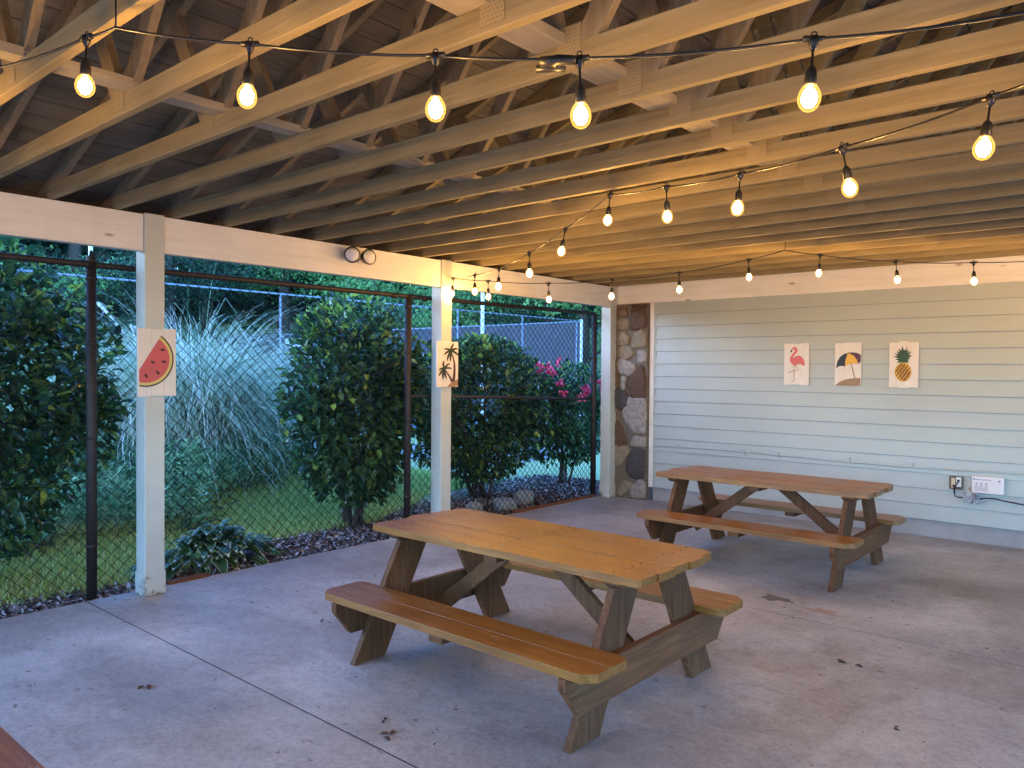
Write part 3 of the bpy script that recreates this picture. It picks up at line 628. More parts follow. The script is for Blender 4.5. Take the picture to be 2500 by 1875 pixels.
def picture(name, label, w_, h_, planks, shapes, crop):
    """planks: (x0,x1,dz_top,dz_bottom) fractions; shapes in crop pixels (x right, y down); face looks along -Y in local space"""
    cx0, cy0, cx1, cy1 = crop
    def T(p): return ((p[0]-cx0)/(cx1-cx0)*w_-w_/2, h_/2-(p[1]-cy0)/(cy1-cy0)*h_)
    b = MB()
    for x0, x1, a, c in planks:
        b.box(x0*w_-w_/2+.0006, x1*w_-w_/2-.0006, -.018, 0, -h_/2+c, h_/2+a, 0)
    for li, (cname, pts) in enumerate(shapes):
        y_ = -.0186-.0005*li
        P = [T(p) for p in pts]
        b.add([(p[0], y_, p[1]) for p in P], [tuple(range(len(P)))], PN.index(cname))
    o = b.build(name, [PCOL[k] for k in PN]); tag(o, label, "picture"); return o
def arc(cx, cy, r, a0, a1, n=24): return [(cx+r*math.cos(R_(a0+(a1-a0)*i/n)), cy+r*math.sin(R_(a0+(a1-a0)*i/n))) for i in range(n+1)]
def seed(x, y, a, l=105, w_=50):
    c, s_ = math.cos(R_(a)), math.sin(R_(a)); P = [(-l/2, 0), (-l*.2, -w_*.3), (l*.15, -w_*.5), (l*.42, -w_*.35), (l*.5, 0), (l*.42, w_*.35), (l*.15, w_*.5), (-l*.2, w_*.3)]
    return [(x+p*c-q_*s_, y+p*s_+q_*c) for p, q_ in P]
# melon: centre (450,790) in crop px, clipped at board's left edge x=325
def melon_seg(r):
    # start on the cut line through (760,310)-(310,1030), end at x=325
    a1 = 180-math.degrees(math.acos((450-325)/r)) if r > 125 else 180
    lx, ly = 310-760, 1030-310; ll = math.hypot(lx, ly); nx, ny_ = ly/ll, -lx/ll
    # angle where the circle meets the cut line (upper end)
    best = min(range(-90, 0), key=lambda a: abs((450+r*math.cos(R_(a))-760)*nx+(790+r*math.sin(R_(a))-310)*ny_))
    P = arc(450, 790, r, best, 180-math.degrees(math.acos((450-325)/r)) if False else 180-math.degrees(math.acos(125/r)), 40)
    P += [(325, 1006)]
    return P
mshape = [("black", melon_seg(560)), ("yellow", melon_seg(532)), ("red", melon_seg(476))]+[("black", seed(*q_)) for q_ in ((775, 605, 0), (580, 852, 28), (800, 842, 12), (448, 1118, 58), (680, 1058, 50))]
o = picture("wall_picture", "plank picture of a red watermelon slice on the near post", .266, .468, [(0, .35, 0, -.002), (.35, .68, -.002, .003), (.68, 1, .004, 0)], mshape, (300, 190, 1060, 1535))
o.location = (XL+.0035, 2.487, 1.634); o.rotation_euler = (0, 0, R_(90))
def frond(cx, cy, ex, ey, bend, w_=60):
    mx, my = (cx+ex)/2+bend[0], (cy+ey)/2+bend[1]
    c = [((1-t)**2*cx+2*t*(1-t)*mx+t*t*ex, (1-t)**2*cy+2*t*(1-t)*my+t*t*ey) for t in [k/8 for k in range(9)]]
    L, Rr = [], []
    for i, p in enumerate(c):
        a, d = c[max(i-1, 0)], c[min(i+1, 8)]; dx, dy = d[0]-a[0], d[1]-a[1]; l = math.hypot(dx, dy) or 1; ww = w_*(.35+.65*math.sin(math.pi*min(1, .25+i/8*.75)))/2 if i < 8 else 0
        L.append((p[0]-dy/l*ww, p[1]+dx/l*ww)); Rr.append((p[0]+dy/l*ww, p[1]-dx/l*ww))
    return L+Rr[::-1][1:]
pl1 = [(380, 398, (20, -60)), (385, 575, (-40, -55)), (478, 745, (-45, -20)), (575, 760, (-22, 0)), (680, 205, (-55, 0)), (792, 380, (10, -70)), (795, 572, (50, -40))]
pl2 = [(385, 712, (-45, -10)), (555, 800, (-10, -50)), (612, 965, (0, -60)), (465, 1262, (-30, 10)), (362, 1285, (-40, 0)), (237, 1180, (-30, -40)), (228, 1000, (0, -55))]
palm = [("sand", [(480, 1500), (540, 1420), (640, 1340), (740, 1290), (800, 1262), (800, 1465), (640, 1492)])]
palm += [("brown", stroke([(600, 480), (650, 620), (690, 780), (697, 950), (690, 1150), (665, 1330)], 30, 80)), ("brown", stroke([(420, 990), (500, 1110), (570, 1220), (625, 1345)], 28, 66))]
palm += [("leaf", frond(590, 440, x, y, bb)) for x, y, bb in pl1]+[("leaf", frond(390, 965, x, y, bb, 54)) for x, y, bb in pl2]
o = picture("wall_picture", "plank picture of two dark palm trees on the middle post", .288, .448, [(0, .33, .0, .0), (.33, .66, .004, -.002), (.66, 1, -.003, .004)], palm, (192, 160, 805, 1500))
o.location = (XL+.0035, 5.322, 1.653); o.rotation_euler = (0, 0, R_(90))
fl = [("legs", stroke([(332, 500), (330, 600), (332, 712)], 12)), ("legs", stroke([(332, 710), (300, 718)], 12)), ("legs", stroke([(355, 500), (388, 565), (330, 576), (275, 588), (262, 612)], 12)),
      ("pinkf", smooth_loop([(300, 290), (312, 262), (342, 252), (368, 272), (374, 305), (360, 335), (335, 365), (315, 392), (312, 412), (345, 384), (385, 370), (425, 385), (455, 420), (470, 465), (468, 520), (445, 498), (410, 485), (372, 490), (345, 510), (318, 498), (285, 470), (268, 432), (278, 390), (305, 350), (335, 318), (342, 300), (325, 292), (308, 300)], 2)),
      ("black", smooth_loop([(300, 290), (290, 292), (278, 312), (288, 334), (298, 322), (301, 306)], 1))]
o = picture("wall_picture", "plank picture of a pink flamingo, leftmost of the three on the siding", .270, .452, [(0, .32, -.003, .0), (.32, .67, -.008, .004), (.67, 1, .002, -.004)], fl, (195, 207, 526, 765))
o.location = (-3.158, WY-.016, 1.690)
um = [("sand", [(875, 765), (930, 722), (1000, 690), (1070, 672), (1140, 665), (1203, 667), (1200, 765), (1100, 772), (980, 770)]), ("black", stroke([(1080, 478), (1130, 665)], 9)),
      ("navy", [(1040, 338), (985, 352), (935, 390), (900, 450), (885, 540), (920, 515), (960, 508), (1003, 518), (1004, 450), (1018, 390)]),
      ("purple", [(1045, 338), (1090, 330), (1150, 338), (1203, 362), (1203, 455), (1188, 465), (1172, 486), (1155, 430), (1115, 380)]),
      ("gold", [(1043, 338), (1018, 390), (1004, 450), (1003, 518), (1040, 492), (1085, 478), (1130, 476), (1170, 484), (1155, 430), (1115, 378)]),
      ("black", stroke([(1043, 322), (1047, 342)], 7))]
o = picture("wall_picture", "plank picture of a blue, yellow and purple beach umbrella, middle of three on the siding", .263, .448, [(0, .34, -.004, .0), (.34, .72, .0, -.003), (.72, 1, .002, .0)], um, (867, 205, 1208, 770))
o.location = (-2.622, WY-.016, 1.688)
pe = [("gold", [(1763+110*math.cos(R_(a)), 587+128*math.sin(R_(a))) for a in range(0, 360, 12)])]
for k in (-3, -1.5, 0, 1.5, 3):
    for sgn in (1, -1):
        P = []
        for t in range(-13, 14):
            x_ = 1763+t*10*.72*sgn+k*34*.8; y_ = 587+t*10+(k*6)
            if ((x_-1763)/108)**2+((y_-587)/126)**2 < 1: P.append((x_, y_))
        if len(P) > 2: pe.append(("lattice", stroke([P[0], P[-1]], 15 if sgn < 0 else 12)))
crown = [(1672, 460), (1712, 440), (1662, 412), (1708, 405), (1630, 378), (1690, 370), (1640, 330), (1700, 350), (1678, 302), (1722, 325), (1700, 270), (1742, 300), (1744, 236), (1772, 290), (1790, 295), (1817, 240), (1806, 308), (1838, 290), (1818, 332), (1880, 310), (1832, 356), (1885, 370), (1832, 392), (1860, 402), (1820, 416), (1842, 424), (1822, 440), (1840, 460)]
pe.append(("green", crown))
o = picture("wall_picture", "plank picture of a yellow pineapple, rightmost of the three on the siding", .268, .450, [(0, .33, -.004, -.003), (.33, .66, .008, -.008), (.66, 1, -.002, -.002)], pe, (1580, 185, 1962, 790))
o.location = (-2.088, WY-.016, 1.685)

# outlet and switch box
t = empty("outlet_box", (-1.609, WY-.014, .556), label="brown outlet box with two receptacles and a black plug on the siding", cat="outlet")
b = MB(); b.box(-.058, .058, -.035, 0, -.063, .063); b.build("box", mat("bronze_box", (.10, .065, .04), .5, (.14, .09, .06), 20), t, False, .003)
b = MB(); b.box(-.038, -.004, -.04, -.034, -.045, .045); b.build("receptacle", mat("almond_plastic", (.55, .42, .24), .4), t, False, .002)
b = MB(); b.box(.004, .046, -.044, -.034, -.034, .056); b.box(.012, .036, -.046, -.043, -.026, .004); b.box(.014, .034, -.06, -.044, .012, .036, 1); b.build("receptacle", [MT['white'], MT['black']], t, False, .002)
b = MB(); b.tube([(.024, -.06, .02), (.012, -.075, -.01), (-.004, -.07, -.04), (-.008, -.05, -.09), (-.006, -.03, -.125), (.02, -.025, -.137), (.06, -.025, -.135), (.12, -.03, -.15), (.18, -.03, -.14), (.25, -.03, -.118), (.32, -.03, -.115), (.42, -.025, -.132), (.56, -.025, -.148), (.75, -.025, -.15), (1.1, -.025, -.15)], .006, 8)
b.tube([(-.02, -.05, -.02), (.0, -.065, -.04)], .009, 8); b.build("power_cord", MT['black'], t, True)
t = empty("control_box", (-1.338, WY-.014, .565), label="white wall box with a printed notice sheet beside the outlet box", cat="control box")
b = MB(); b.box(-.13, .125, -.075, 0, -.078, .078); b.build("box", MT['white'], t, False, .004)
MT['ink'] = mat("printed_ink", (.09, .09, .11), .7); MT['inkb'] = mat("blue_ink", (.05, .06, .2), .7)
b = MB(); b.box(-.128, .105, -.0765, -.0755, -.074, .074, 0)
b.box(-.118, -.106, -.0775, -.0768, .042, .055, 2)
for k in range(5): b.box(-.101+k*.008, -.096+k*.008, -.0775, -.0768, .044, .052, 1)
for k in range(11): b.box(-.055+k*.0075, -.051+k*.0075, -.0775, -.0768, .044, .0515, 1)
for xx in (-.095, -.055, -.015):
    b.box(xx-.009, xx+.009, -.0775, -.0768, .012, .016, 1); b.box(xx-.002, xx+.006, -.0775, -.0768, .0, .012, 1)
    for zz in (-.008, -.014): b.box(xx-.014, xx+.013, -.0775, -.0768, zz-.0012, zz+.0012, 1)
for k in range(5): b.box(-.11, .0, -.0775, -.0768, -.024-k*.008-.001, -.024-k*.008+.001, 1)
b.build("notice_sheet", [mat("paper", (.66, .60, .56), .8), MT['ink'], MT['inkb']], t)
b = MB(); b.lathe([(.008, 0), (.008, .012), (.004, .014)], (.09, -.077, .045), (0, -1, 0), 10); b.build("latch_screw", MT['galv'], t, True)
MT['bagm'] = mat("crumpled_plastic", (.40, .42, .44), .25)
b = MB(); n_ = 14
for i in range(26):
    c = Vector((random.uniform(-.06, .05), random.uniform(-.03, 0), random.uniform(-.03, .03))); d1 = Vector((random.uniform(-1, 1), random.uniform(-.5, .5), random.uniform(-1, 1))).normalized()*random.uniform(.02, .045); d2 = Vector((random.uniform(-1, 1), random.uniform(-.5, .5), random.uniform(-1, 1))).normalized()*random.uniform(.015, .035)
    b.add([c-d1-d2, c+d1-d2, c+d1+d2, c-d1+d2], [(0, 1, 2, 3)])
bag = b.build("plastic_bag", MT['bagm'], None, True, loc=(-1.475, WY-.045, .425)); tag(bag, "crumpled clear plastic bag around the cord below the outlet box", "plastic bag")
b = MB(); b.tube([(-.07, 0, 0), (-.02, 0, -.028), (.05, 0, -.03), (.12, 0, 0), (.2, 0, .014), (.4, .0, .008), (1.2, .0, -.002)], [.008, .012, .012, .011, .010, .009, .009], 8)
o = b.build("grey_sleeve", MT['bagm'], None, True, loc=(-1.475, WY-.032, .425)); o.name = "cable_sleeve"; tag(o, "grey plastic cable sleeve sagging under the white wall box", "cable sleeve")
b = MB(); b.box(-.012, .012, -.008, .004, -.012, .010); b.tube([(-.008, -.002, .008), (-.008, -.002, .024), (0, -.002, .03), (.008, -.002, .024), (.008, -.002, .008)], .0025, 6)
o = b.build("padlock", mat("brass", (.45, .28, .08), .35, metal=.8), None, False, loc=(-1.497, WY-.02, .492)); tag(o, "small brass padlock on the siding between the two boxes", "padlock")

# ------------------------------------------------------------ chain-link fence by the slab
def chain_mesh(name, length, z0, z1, Dm=.086, r=.0034, parent=None, axis='Y', mat_=None):
    h = Dm/2; nw = int(length/h); ns = int((z1-z0)/h)
    k = np.arange(nw)[:, None]; i = np.arange(ns+1)[None, :]
    y = (k+(i+k) % 2)*h+0*i; z = z0+i*h+0*k; x = np.where((i+k) % 2 == 0, .0026, -.0026)+0*k
    base = np.stack([x, y, z], 2)             # nw, ns+1, 3
    offs = np.array([[r, 0, r*.4], [-r*.6, r*.8, 0], [-r*.6, -r*.8, 0], ]) 
    V = (base[:, :, None, :]+offs[None, None]).reshape(-1, 3); kk = 3
    w_, s_, j = np.meshgrid(np.arange(nw), np.arange(ns), np.arange(kk), indexing='ij')
    a = ((w_*(ns+1)+s_)*kk+j).ravel(); a2 = ((w_*(ns+1)+s_)*kk+(j+1) % kk).ravel(); F = np.stack([a, a2, a2+kk, a+kk], 1)
    if axis == 'X': V = V[:, [1, 0, 2]]
    return fastmesh(name, V, F, mat_ or MT['wire'], parent=parent)
FX = -5.70
fen = empty("chain_link_fence", (FX, -1.5, 0), label="rusty black chain-link fence just outside the pavilion posts", cat="fence")
b = MB(); b.tube([(0, 0, 2.30), (0, 3.66, 2.305), (0, 6.55, 2.31), (0, 9.72, 2.33)], .022, 12)
for yy in (.9, 3.05, 6.35, 6.75): b.tube([(0, yy, 2.303), (0, yy+.05, 2.303)], .0265, 12)
b.build("top_rail", MT['rust'], fen, True)
for yy, r_ in ((.6, .03), (3.66, .034), (6.555, .034), (9.72, .036)):
    b = MB(); b.tube([(0, yy, -.05), (0, yy, 2.33)], r_, 14)
    if yy == 3.66: b.lathe([(.034, 0), (.036, .01), (.03, .035), (.012, .05), (.012, .07), (.004, .085)], (0, yy, 2.32), k=12)
    for zz in (.35, 1.1, 1.75, 2.2): b.tube([(0, yy, zz), (0, yy, zz+.02)], r_+.004, 12)
    b.build("fence_post", MT['rust'], fen, True)
b = MB(); b.tube([(0, 6.56, 1.34), (0, 9.72, 1.24)], .017, 10); b.build("mid_rail", MT['rust'], fen, True)
m_ = chain_mesh("wire_mesh", 10.3, -.02, 2.29, parent=fen); m_.location = (0, -.55, 0)
b = MB(); b.box(-5.68, -5.61, 6.6, 8.19, -.01, .022); o = b.build("timber_edging", MT['tg'], None, False, .006); tag(o, "thin weathered timber strip along the slab edge before the stone column", "timber strip", "loose timber strips at the slab edge")
b = MB(); b.box(-5.69, -5.615, 2.66, 2.98, -.012, .018); o = b.build("timber_edging", MT['tg'], None, False, .006); tag(o, "short timber offcut at the slab edge beside the watermelon post", "timber strip", "loose timber strips at the slab edge")

# ------------------------------------------------------------ shrubs
def shrub(name, label, cat, loc, rx, ry, z0, z1, n, leaf=(.045, .125), young=.12, stems=6, mats=None, flowers=0, seedv=1, low=.25):
    r_ = np.random.default_rng(seedv); t = empty(name, (loc[0], loc[1], 0), label=label, cat=cat)
    gz = th(loc[0], loc[1])
    # clump centres
    nc = 95; u = r_.normal(size=(nc, 3)); u = nrm(u); rad = r_.uniform(.5, 1.08, nc)[:, None]
    C = u*rad; 
    ns2 = 40; u2 = r_.normal(size=(ns2, 3)); u2[:, 2] = np.abs(u2[:, 2])*.8-.15; C2 = nrm(u2)*r_.uniform(.95, 1.22, ns2)[:, None]
    c_i = r_.integers(0, nc, n); jit = r_.normal(size=(n, 3))*.15
    Q = C[c_i]+jit; Q *= (1/np.maximum(1, np.linalg.norm(Q, axis=1, keepdims=True)/1.05))
    k2 = r_.uniform(0, 1, n) < .10; c2 = r_.integers(0, ns2, n); Q2 = C2[c2]*(1-r_.uniform(0, .25, n)[:, None])+r_.normal(size=(n, 3))*.045; Q = np.where(k2[:, None], Q2, Q)
    zc, hz = (z0+z1)/2, (z1-z0)/2
    prof = 1-.35*np.clip(-Q[:, 2:3]-low, 0, 1)
    P = np.concatenate([Q[:, :1]*rx*prof, Q[:, 1:2]*ry*prof, zc+Q[:, 2:3]*hz], 1)
    D = nrm(Q+r_.normal(size=(n, 3))*.8); N = np.tile([0, 0, 1.], (n, 1))+r_.normal(size=(n, 3))*.55
    ln = r_.uniform(leaf[0], leaf[1], n); V, F = leafarr(P, D, N, ln, ln*.52, .22)
    topw = np.clip((P[:, 2]-(z0+.62*(z1-z0)))/(.38*(z1-z0)), 0, 1)*np.linalg.norm(Q, axis=1)
    yo = (r_.uniform(0, 1, n) < young*.25+topw*young*3.0)
    o = fastmesh("foliage", V, F, mats or [MT['camel'], MT['camely']], mi=np.concatenate([yo, yo]).astype(int), parent=t)
    b = MB()
    for s_ in range(stems):
        a = r_.uniform(0, 6.28); tx, ty = math.cos(a)*rx*.6, math.sin(a)*ry*.6; b0 = Vector((r_.normal()*.06, r_.normal()*.06, gz-.03)); top = Vector((tx, ty, z0+(z1-z0)*r_.uniform(.5, .9)))
        mid = b0.lerp(top, .45)+Vector((r_.normal()*.05, r_.normal()*.05, .08)); rr_ = r_.uniform(.018, .034)
        b.tube([b0, b0.lerp(mid, .5)+Vector((r_.normal()*.02, r_.normal()*.02, 0)), mid, top], [rr_, rr_*.85, rr_*.65, rr_*.25], 7)
        for _ in range(5):
            f = r_.uniform(.3, .9); s0 = mid.lerp(top, f); e0 = s0+Vector((r_.normal()*rx*.4, r_.normal()*ry*.4, r_.uniform(.05, .35)))
            b.tube([s0, (s0+e0)/2+Vector((0, 0, .03)), e0], [.008, .006, .003], 5)
    b.build("stem", MT['stem'], t, True)
    if flowers:
        for k in range(flowers):
            a = r_.uniform(-2.4, .9); el = r_.uniform(.25, 1.25); c = np.array([math.cos(a)*math.cos(el)*rx*1.14, math.sin(a)*math.cos(el)*ry*1.12, zc+math.sin(el)*hz*1.14]); m2 = 26
            Pn = np.tile(c, (m2, 1))+r_.normal(size=(m2, 3))*.022; Dn = r_.normal(size=(m2, 3)); Nn = r_.normal(size=(m2, 3)); V, F = leafarr(Pn, Dn, Nn, r_.uniform(.035, .06, m2), .035, .2)
            fastmesh("blossom", V, F, MT['pink'], parent=t)
    return t
shrub("camellia_bush", "large dark camellia bush filling the left edge behind the fence", "bush", (-6.70, 1.44), .64, 1.18, .10, 2.56, 12000, seedv=3, stems=7, young=.13, low=.45)
shrub("camellia_bush", "tall camellia bush between the watermelon post and the palm post", "bush", (-6.45, 5.02), .56, .74, .20, 2.34, 8500, seedv=5, stems=8, young=.11, low=.55)
shrub("camellia_bush", "rounded camellia bush right of the palm post, lower than its neighbours", "bush", (-6.70, 7.15), .62, 1.16, .22, 1.95, 9500, seedv=8, stems=7, young=.06, low=.55)
shrub("rhododendron_bush", "rhododendron bush with bright pink blossoms beside the stone column", "bush", (-6.75, 9.0), .60, 1.10, .26, 1.66, 8000, leaf=(.06, .10), seedv=11, stems=6, young=.03, flowers=24)

# hosta
t = empty("hosta_plant", (-6.0, 3.22, -.04), label="broad leaved hosta with white edged leaves at the foot of the fence", cat="plant")
r_ = np.random.default_rng(21)
VV, FF, MI, off = [], [], [], 0
for i in range(190):
    a = r_.uniform(0, 6.28); rad = r_.uniform(.02, .30); el = r_.uniform(.25, 1.25)-rad*1.1
    bx, by = math.cos(a)*rad*.75, math.sin(a)*rad*1.85; L_ = r_.uniform(.13, .25); W = L_*r_.uniform(.42, .6); z_ = .06+.24*(1-rad/.3)*r_.uniform(.5, 1.2)
    d = Vector((math.cos(a)*math.cos(el), math.sin(a)*math.cos(el), math.sin(el))); s_ = Vector((-math.sin(a), math.cos(a), 0)); nn = s_.cross(d)
    if nn.z < 0: nn = -nn
    c0 = Vector((bx, by, z_)); nr = 8
    for k in range(nr):
        tt = k/(nr-1); wv = W*math.sin(math.pi*min(.985, max(.03, tt**.72)))*.5; ctr = c0+d*(L_*tt)+Vector((0, 0, -(tt**2)*L_*.6))
        for j in (-1, -.88, 0, .88, 1): VV.append(tuple(ctr+s_*wv*j+nn*(abs(j)*wv*.30)))
    for k in range(nr-1):
        for j in range(4): q0 = off+k*5+j; FF.append((q0, q0+1, q0+6, q0+5)); MI.append(1 if j in (0, 3) or k == nr-2 else 0)
    off += nr*5
fastmesh("leaves", np.array(VV), np.array(FF), [MT['hosta'], MT['hostaw']], mi=np.array(MI), parent=t, smooth=True)

# pampas grass
def pampas():
    t = empty("pampas_grass", (-9.45, 4.8, .5), label="big fountain of pale pampas grass on the bank behind the fence", cat="ornamental grass")
    r_ = np.random.default_rng(31); n = 7500; seg = 8
    a = r_.uniform(0, 6.28, n); lean = np.abs(r_.normal(size=n))*.5+.05; L_ = r_.uniform(1.0, 2.65, n)*(1-.10*lean)
    b0 = np.stack([np.cos(a)*r_.uniform(0, .40, n), np.sin(a)*r_.uniform(0, .60, n), np.zeros(n)], 1)
    hx, hy = np.cos(a), np.sin(a); V = np.zeros((n, seg+1, 2, 3)); w0 = r_.uniform(.005, .0105, n); side = np.stack([-hy, hx, r_.normal(size=n)*.3], 1)
    droop = r_.uniform(.6, 2.0, n); wob = r_.normal(size=(n, 2))*.28; p = b0.copy(); ang = math.pi/2-lean; kink = np.where(r_.uniform(0, 1, n) < .35, r_.uniform(.25, .95, n), 9.); kamt = r_.uniform(.6, 2.0, n)
    for k in range(seg+1):
        tt = k/seg
        ww = (w0*(1-tt*.85))[:, None]
        V[:, k, 0] = p+side*ww; V[:, k, 1] = p-side*ww
        an = ang-droop*(tt**1.7)*1.9-np.where(tt > kink, kamt, 0)
        st = L_/seg
        p = p+np.stack([hx*np.cos(an)*st+wob[:, 0]*st*tt*1.5, hy*np.cos(an)*st+wob[:, 1]*st*tt*1.5, np.sin(an)*st], 1)
    V = V.reshape(-1, 3); base = (np.arange(n)*(seg+1)*2)[:, None]+np.arange(seg)[None]*2; base = base.ravel(); F = np.stack([base, base+1, base+3, base+2], 1)
    fastmesh("blades", V, F, MT['pamp'], parent=t)
    for (dx, dy, h, bend) in ((-.2, -1.0, 1.75, .35), (-.1, -.75, 1.5, .55)):
        b = MB(); pts = [(0, 0, 0), (dx*.5, dy*.5, h*.6), (dx*.9, dy*.9, h*.95), (dx*1.05, dy*1.15+bend*.25, h*1.06), (dx*1.1, dy*1.1+bend*.6, h*1.02)]
        b.tube(pts, [.005, .004, .012, .030, .006], 7); b.build("plume", MT['plume'], t, True)
    return t
pampas()
# juniper bank
n = 95000; x = rng.uniform(-11.2, -7.0, n); y = rng.uniform(-.6, 8.6, n)
k = (x < -7.22-.62*np.maximum(0, y-3.7)+.1*np.sin(y*4)+.06*np.sin(y*9)); x, y = x[k], y[k]; n = len(x)
bumpy = .12*np.sin(x*3.1+y*1.7)+.11*np.sin(y*4.3-x*2)+.09*np.sin(x*9+y*7)*np.sin(y*8-x*5)+.05*np.sin(x*17+y*3)*np.sin(y*19); z = terrain(x, y)+.20+bumpy+rng.uniform(-.24, .10, n)
P = np.stack([x, y, z], 1); D = np.stack([rng.normal(size=n)*.9+.35, rng.normal(size=n)*.9, rng.uniform(.1, 1.1, n)], 1)
V, F = leafarr(P, D, rng.normal(size=(n, 3)), rng.uniform(.05, .12, n), rng.uniform(.010, .022, n), .3)
tag(fastmesh("juniper_ground_cover", V, F, MT['junip']), "feathery blue-green juniper ground cover on the bank behind the fence", "ground cover", kind='stuff')
# twiggy dark fringe
n = 900; y = rng.uniform(.5, 7.2, n); x = -7.22-.62*np.maximum(0, y-3.7)+.1*np.sin(y*4)+rng.normal(size=n)*.07; P = np.stack([x, y, terrain(x, y)+rng.uniform(0, .16, n)], 1)
V, F = leafarr(P, rng.normal(size=(n, 3)), rng.normal(size=(n, 3)), rng.uniform(.05, .16, n), .006, .1)
tag(fastmesh("dead_twigs", V, F, MT['stem']), "bare brown twigs under the front edge of the junipers", "twigs", kind='stuff')
# rocks
def rock(loc, s_, seedv, lab):
    r_ = random.Random(seedv); me = bpy.data.meshes.new("rock"); import bmesh as bmm; bm = bmm.new(); bmm.ops.create_icosphere(bm, subdivisions=2, radius=1)
    for v in bm.verts:
        v.co *= 1+r_.uniform(-.13, .13); v.co.x = max(-.8, min(.8, v.co.x)); v.co.y = max(-.85, min(.85, v.co.y)); v.co.z = min(.72, v.co.z)
        v.co.x *= s_[0]; v.co.y *= s_[1]; v.co.z *= s_[2]
    bm.to_mesh(me); bm.free(); me.materials.append(MT['rock']); o = bpy.data.objects.new("rock", me); col.objects.link(o); o.location = loc; o.rotation_euler = (0, 0, r_.uniform(0, 3)); tag(o, lab, "rock", "rocks in the mulch bed")
rock((-6.02, 6.34, .0), (.11, .12, .15), 1, "pointed pale rock in the mulch, leftmost of the three by the palm post")
rock((-6.0, 6.84, .0), (.15, .22, .13), 2, "wide flat-topped rock in the mulch, middle of the three")
rock((-6.05, 7.26, .03), (.12, .14, .15), 4, "upright pale rock in the mulch, nearest the timber strip")

# ------------------------------------------------------------ court fences, windscreen, poles
cf = empty("court_fence", (-14.7, -2, 0), label="tall see-through court fence with pale top rail beyond the pampas grass", cat="fence")
b = MB(); b.tube([(0, 0, 3.2), (0, 22.3, 3.2)], .019, 8); b.build("top_rail", MT['galv'], cf, True)
for yy in np.arange(.6, 22.4, 2.7):
    b = MB(); b.tube([(0, yy, -.1), (0, yy, 3.2)], .022, 8); b.build("fence_post", MT['galv'], cf, True)
m_ = chain_mesh("wire_mesh", 22.3, 0, 3.2, Dm=.12, r=.0018, parent=cf)
wf = empty("windscreen_fence", (-14.7, 20.35, 0), label="far court fence covered in dark grey windscreen fabric", cat="fence")
b = MB()
for k in range(8):
    xa, xb = -k*2.9, -(k+1)*2.9; n_ = 12
    vv = [(xa+(xb-xa)*i/n_, .03*math.sin(i*2.2+k)+.02*math.sin(i*5+k), z) for z in (.05, 1.1, 2.1, 3.14) for i in range(n_+1)]
    b.add(vv, [(j*(n_+1)+i, j*(n_+1)+i+1, (j+1)*(n_+1)+i+1, (j+1)*(n_+1)+i) for j in range(3) for i in range(n_)])
b.build("windscreen", MT['screen'], wf, True)
b = MB(); b.tube([(.05, .08, 3.18), (-23.2, .08, 3.18)], .03, 8); b.build("top_rail", MT['galv'], wf, True)
for k in range(9):
    b = MB(); b.tube([(.05-k*2.9, .08, -.1), (.05-k*2.9, .08, 3.2)], .032, 8); b.build("fence_post", MT['galv'], wf, True)
b = MB(); b.box(.03, .09, .0, .06, 0, 3.25); b.build("corner_post", MT['pole'], wf)
ban = empty("banner", (-30.2, 20.28, 2.76), label="white banner with blurred green lettering on the far dark windscreen", cat="banner")
MT['bang'] = mat("banner_green", (.10, .35, .30), .6)
b = MB(); b.box(-1.06, 1.06, -.03, 0, -.20, .20); b.build("cloth", MT['white'], ban)
b = MB()
for k, (x0, hh) in enumerate(((-.85, .26), (-.55, .18), (-.25, .26), (.05, .18), (.38, .26), (.68, .18))):
    b.tube([(x0+.09*math.cos(a)+.05, -.036, -.02+hh*.5*math.sin(a)) for a in [R_(d_) for d_ in range(40, 330, 40)]], .016, 5)
b.build("lettering", MT['bang'], ban)
for (x, y, h, r0, lab) in ((-14.35, 15.4, 7.5, .055, "white painted lamp pole rising past the palm picture post"), (-22.2, 8.4, 9, .06, "pale lamp pole beyond the court, left of the watermelon post")):
    t = empty("lamp_pole", (x, y, 0), label=lab, cat="lamp pole", group="court lamp poles")
    b = MB(); b.tube([(0, 0, -.2), (0, 0, h)], [r0, r0*.8], 12); b.lathe([(r0*2.2, 0), (r0*2.2, .05), (r0, .08)], (0, 0, -.02)); b.build("pole", MT['pole'], t, True)
    b = MB(); b.tube([(0, 0, h-.1), (.5, 0, h), (1.0, 0, h)], .035, 8); b.box(.8, 1.4, -.18, .18, h-.06, h+.1); b.build("lamp_head", MT['galv'], t)

